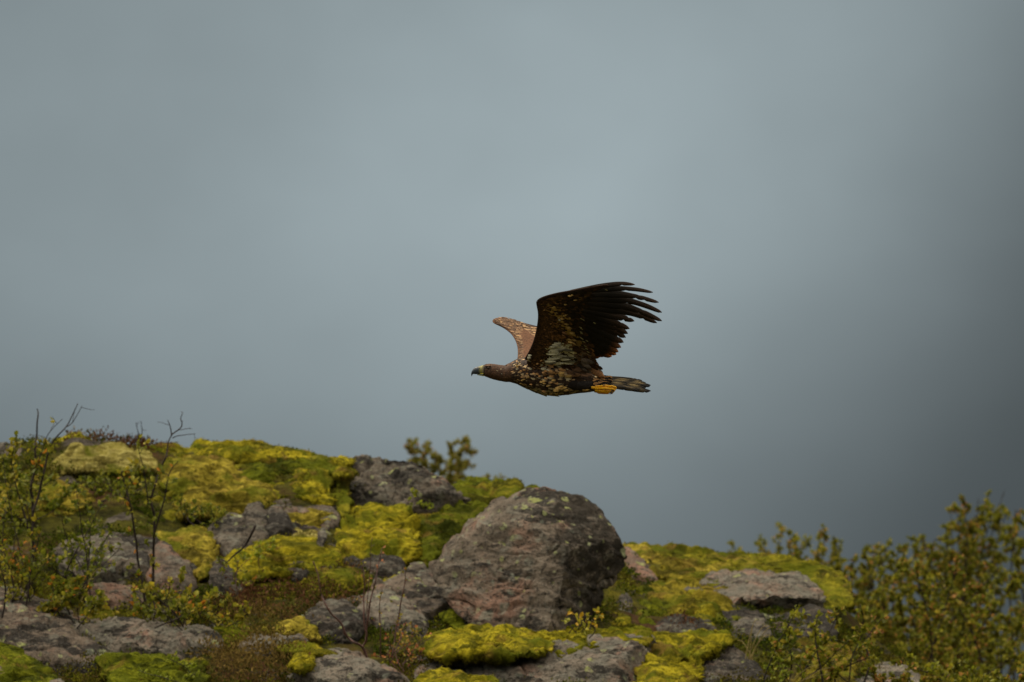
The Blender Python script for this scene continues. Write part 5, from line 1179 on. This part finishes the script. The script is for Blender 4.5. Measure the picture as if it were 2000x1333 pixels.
# far wing: its upper side catches the light of the sky
farw = mesh_obj('wing', *arm_mesh(
    [(572,830),(578,770),(574,705),(556,648),(520,590),(470,545),(415,512),(360,487),(342,468),(350,450),(385,436),(440,430)],
    [(1000,860),(960,800),(920,740),(880,690),(840,640),(800,600),(740,560),(660,520),(590,485),(540,462),(500,446),(470,438)],
    yfar, NN_FAR, 20), plain_material('wing_down_upper', lin(104, 72, 50), 0.7, 0.2, 120, 0.3), parent=eagle)
farw['label'] = 'far wing, warm brown upper side showing'
FARP = [(572,840),(580,770),(577,705),(560,650),(525,592),(474,548),(418,514),(362,486),(346,468),(354,451),(388,439),(445,434),(520,455),(600,484),(680,516),(760,545),(860,620),(960,720),(1000,850)]
bag = Bag(); cols = []
def lay_far(step, L, Wd, cond, off):
    gx, gy = np.meshgrid(np.arange(330, 1000, step), np.arange(420, 860, step*0.6)); x = gx.ravel()+er.normal(size=gx.size)*step*0.28; y = gy.ravel()+er.normal(size=gx.size)*step*0.2
    ok = in_poly(x, y, FARP) & cond(x, y); x, y = x[ok], y[ok]; n = len(x)
    d2 = np.stack((np.full(n, 1.0), np.interp(y, [430, 560, 800], [0.42, 0.25, -0.25])), 1); y0 = yfar(x, y)
    P = E(x, y, y0) + NN_FAR*((14+off)*M1); D = E(x+10*d2[:, 0], y+10*d2[:, 1], yfar(x+10*d2[:, 0], y+10*d2[:, 1])) - E(x, y, y0)
    base = np.array(lin(118, 90, 66))*er.uniform(0.4, 1.35, (n, 1)); tip = base*er.uniform(0.5, 1.5, (n, 1))
    p = er.random(n) < (0.06 + 0.65*ell(x, y, 690, 600, 120, 90)); pl = np.array(lin(206, 166, 118))*er.uniform(0.6, 1.05, (n, 1)); base[p] = pl[p]; tip[p] = (pl*0.75)[p]
    s = er.uniform(0.8, 1.25, n)
    V, F, c = shingles(P, D, np.tile(NN_FAR, (n, 1)), L*s*M1, Wd*s*M1, base, tip, 0.12); bag.put(V, F); cols.append(c)
lay_far(34, 70, 13, lambda x, y: x > 520, -6)
lay_far(22, 60, 7, lambda x, y: x > 0, 0)
lay_far(14, 34, 4.5, lambda x, y: (x < 600) | (y > 700), 4)
V, F = bag.get(); mesh_obj('wing_coverts', V, F, M_feather, parent=farw, col=np.vstack(cols), kind='stuff')
fp = [((470,440),(960,560)), ((480,446),(1010,590)), ((500,455),(1050,620)), ((520,465),(1070,650)), ((560,480),(1080,690)), ((620,505),(1080,730)), ((690,540),(1080,770)), ((760,580),(1085,800)), ((820,640),(1090,830))]
for q, (b0, t0) in enumerate(fp):
    flight('primary_feather' if q < 5 else 'secondary_feather', [b0, ((b0[0]+t0[0])/2, (b0[1]+t0[1])/2+18), t0], 36, yfar, NN_FAR, 0.001*q-0.004, farw,
           lambda t, f, Q, r: np.tile(np.array(lin(70, 50, 38)), (len(t), 1))*(1.0-0.4*t[:, None]), 350+q, 0.2, 0.3)

# ---- tail
NT_ = np.array((0.0, -0.75, -0.66))
def ytail(cx, cy): return -0.03 + (np.asarray(cy, float)-1000)*0.0 - np.clip((np.asarray(cy, float)-1010)/130, -0.5, 1)*0.06
tails = [((1330,985),(1735,1020),20,0.1), ((1335,1000),(1770,1043),20,0.6), ((1340,1015),(1815,1068),21,0.8), ((1345,1028),(1806,1082),20,0.3), ((1350,1045),(1770,1098),20,0.9), ((1355,1060),(1816,1128),20,0.2), ((1360,1070),(1800,1138),20,0.5), ((1365,1080),(1700,1128),18,0.1)]
for q, (b0, t0, hw, pale) in enumerate(tails):
    def ct(t, f, Q, r, pale=pale):
        pat = np.clip(np.sin(t*17+pale*9)*0.5+0.55, 0, 1)[:, None]*pale*np.clip((0.93-t)*9, 0, 1)[:, None]
        if f < -0.8: pat = pat*0.35
        return (BLK*0.7)*(1-pat) + np.array(lin(150, 130, 86))*pat
    flight('tail_feather', [b0, ((b0[0]+t0[0])/2, (b0[1]+t0[1])/2-4), t0], hw, ytail, NT_, -0.002*q, eagle, ct, 370+q, 0.0, 0.5)
n = 90; x = er.uniform(1270, 1400, n); y = 960 + (x-1270)*0.14 + er.uniform(0, 1, n)*(130-(x-1270)*0.28)
P = E(x, y, ytail(x, y)-0.028); D = E(x+10, y+1.2, ytail(x, y)) - E(x, y, ytail(x, y)); c = np.where(er.random((n, 1)) < 0.35, BUFF*0.9, BLK)*er.uniform(0.6, 1.2, (n, 1))
V, F, cc = shingles(P, D, np.tile((0, -1.0, -0.2), (n, 1)), np.full(n, 62*M1), np.full(n, 13*M1), c, c*0.8, 0.15); mesh_obj('tail_coverts', V, F, M_feather, parent=eagle, col=cc, kind='stuff')

# ---- feet: tucked back, toes closed
M_foot = plain_material('foot_yellow', lin(244, 176, 14), 0.5, 0.35, 160, 0.25)
M_claw = plain_material('claw_black', (0.015, 0.014, 0.013), 0.3, 0.5, 100, 0.2)
def toe(pts, yy, rad):
    Q = smooth_path(pts, 6); n = len(Q); y = np.interp(np.linspace(0, 1, n), np.linspace(0, 1, len(yy)), yy)
    t = np.linspace(0, 1, n); rr = rad*(1-0.25*t)*(1+0.08*np.cos(t*19))*M1; rr[0] *= 0.8; rr[-1] *= 0.75
    return tube(E(Q[:, 0], Q[:, 1], y), rr, 10)
for sgn, dx, dy, y0 in ((-1, 0, 0, -0.100), (1, -8, 10, 0.02)):
    bag = Bag()
    sh = lambda P: [(a+dx, b+dy) for a, b in P]
    bag.put(*toe(sh([(1262,1082),(1290,1086),(1320,1090)]), [y0]*2, 14))
    bag.put(*toe(sh([(1296,1080),(1350,1070),(1420,1070),(1470,1074),(1490,1088),(1478,1104)]), [y0, y0-.012, y0-.018, y0-.014], 11))
    bag.put(*toe(sh([(1300,1094),(1360,1090),(1420,1092),(1466,1098),(1478,1112)]), [y0-.006, y0-.024, y0-.026, y0-.018], 11))
    bag.put(*toe(sh([(1300,1108),(1350,1112),(1410,1114),(1455,1118),(1462,1128)]), [y0, y0-.014, y0-.014, y0-.008], 11))
    bag.put(*toe(sh([(1305,1102),(1340,1122),(1390,1126),(1430,1128)]), [y0+.008, y0+.006, y0+.004, y0], 10))
    V, F = bag.get(); foot = mesh_obj('foot', V, F, M_foot, parent=eagle)
    for (a, b, c_) in (((1478,1104),(1462,1110),(1440,1106)), ((1476,1112),(1458,1118),(1436,1112)), ((1460,1128),(1444,1132),(1424,1127)), ((1372,1066),(1384,1060),(1396,1068))):
        Q = smooth_path(sh([a, b, c_]), 5)
        mesh_obj('claw', *tube(E(Q[:, 0], Q[:, 1], y0-.022), np.linspace(5, 0.8, len(Q))*M1, 8), M_claw, parent=foot)

# the bookkeeping keys are not part of the description
for o in scene.objects:
    for k in ('_o', 'rocky'):
        if k in o: del o[k]
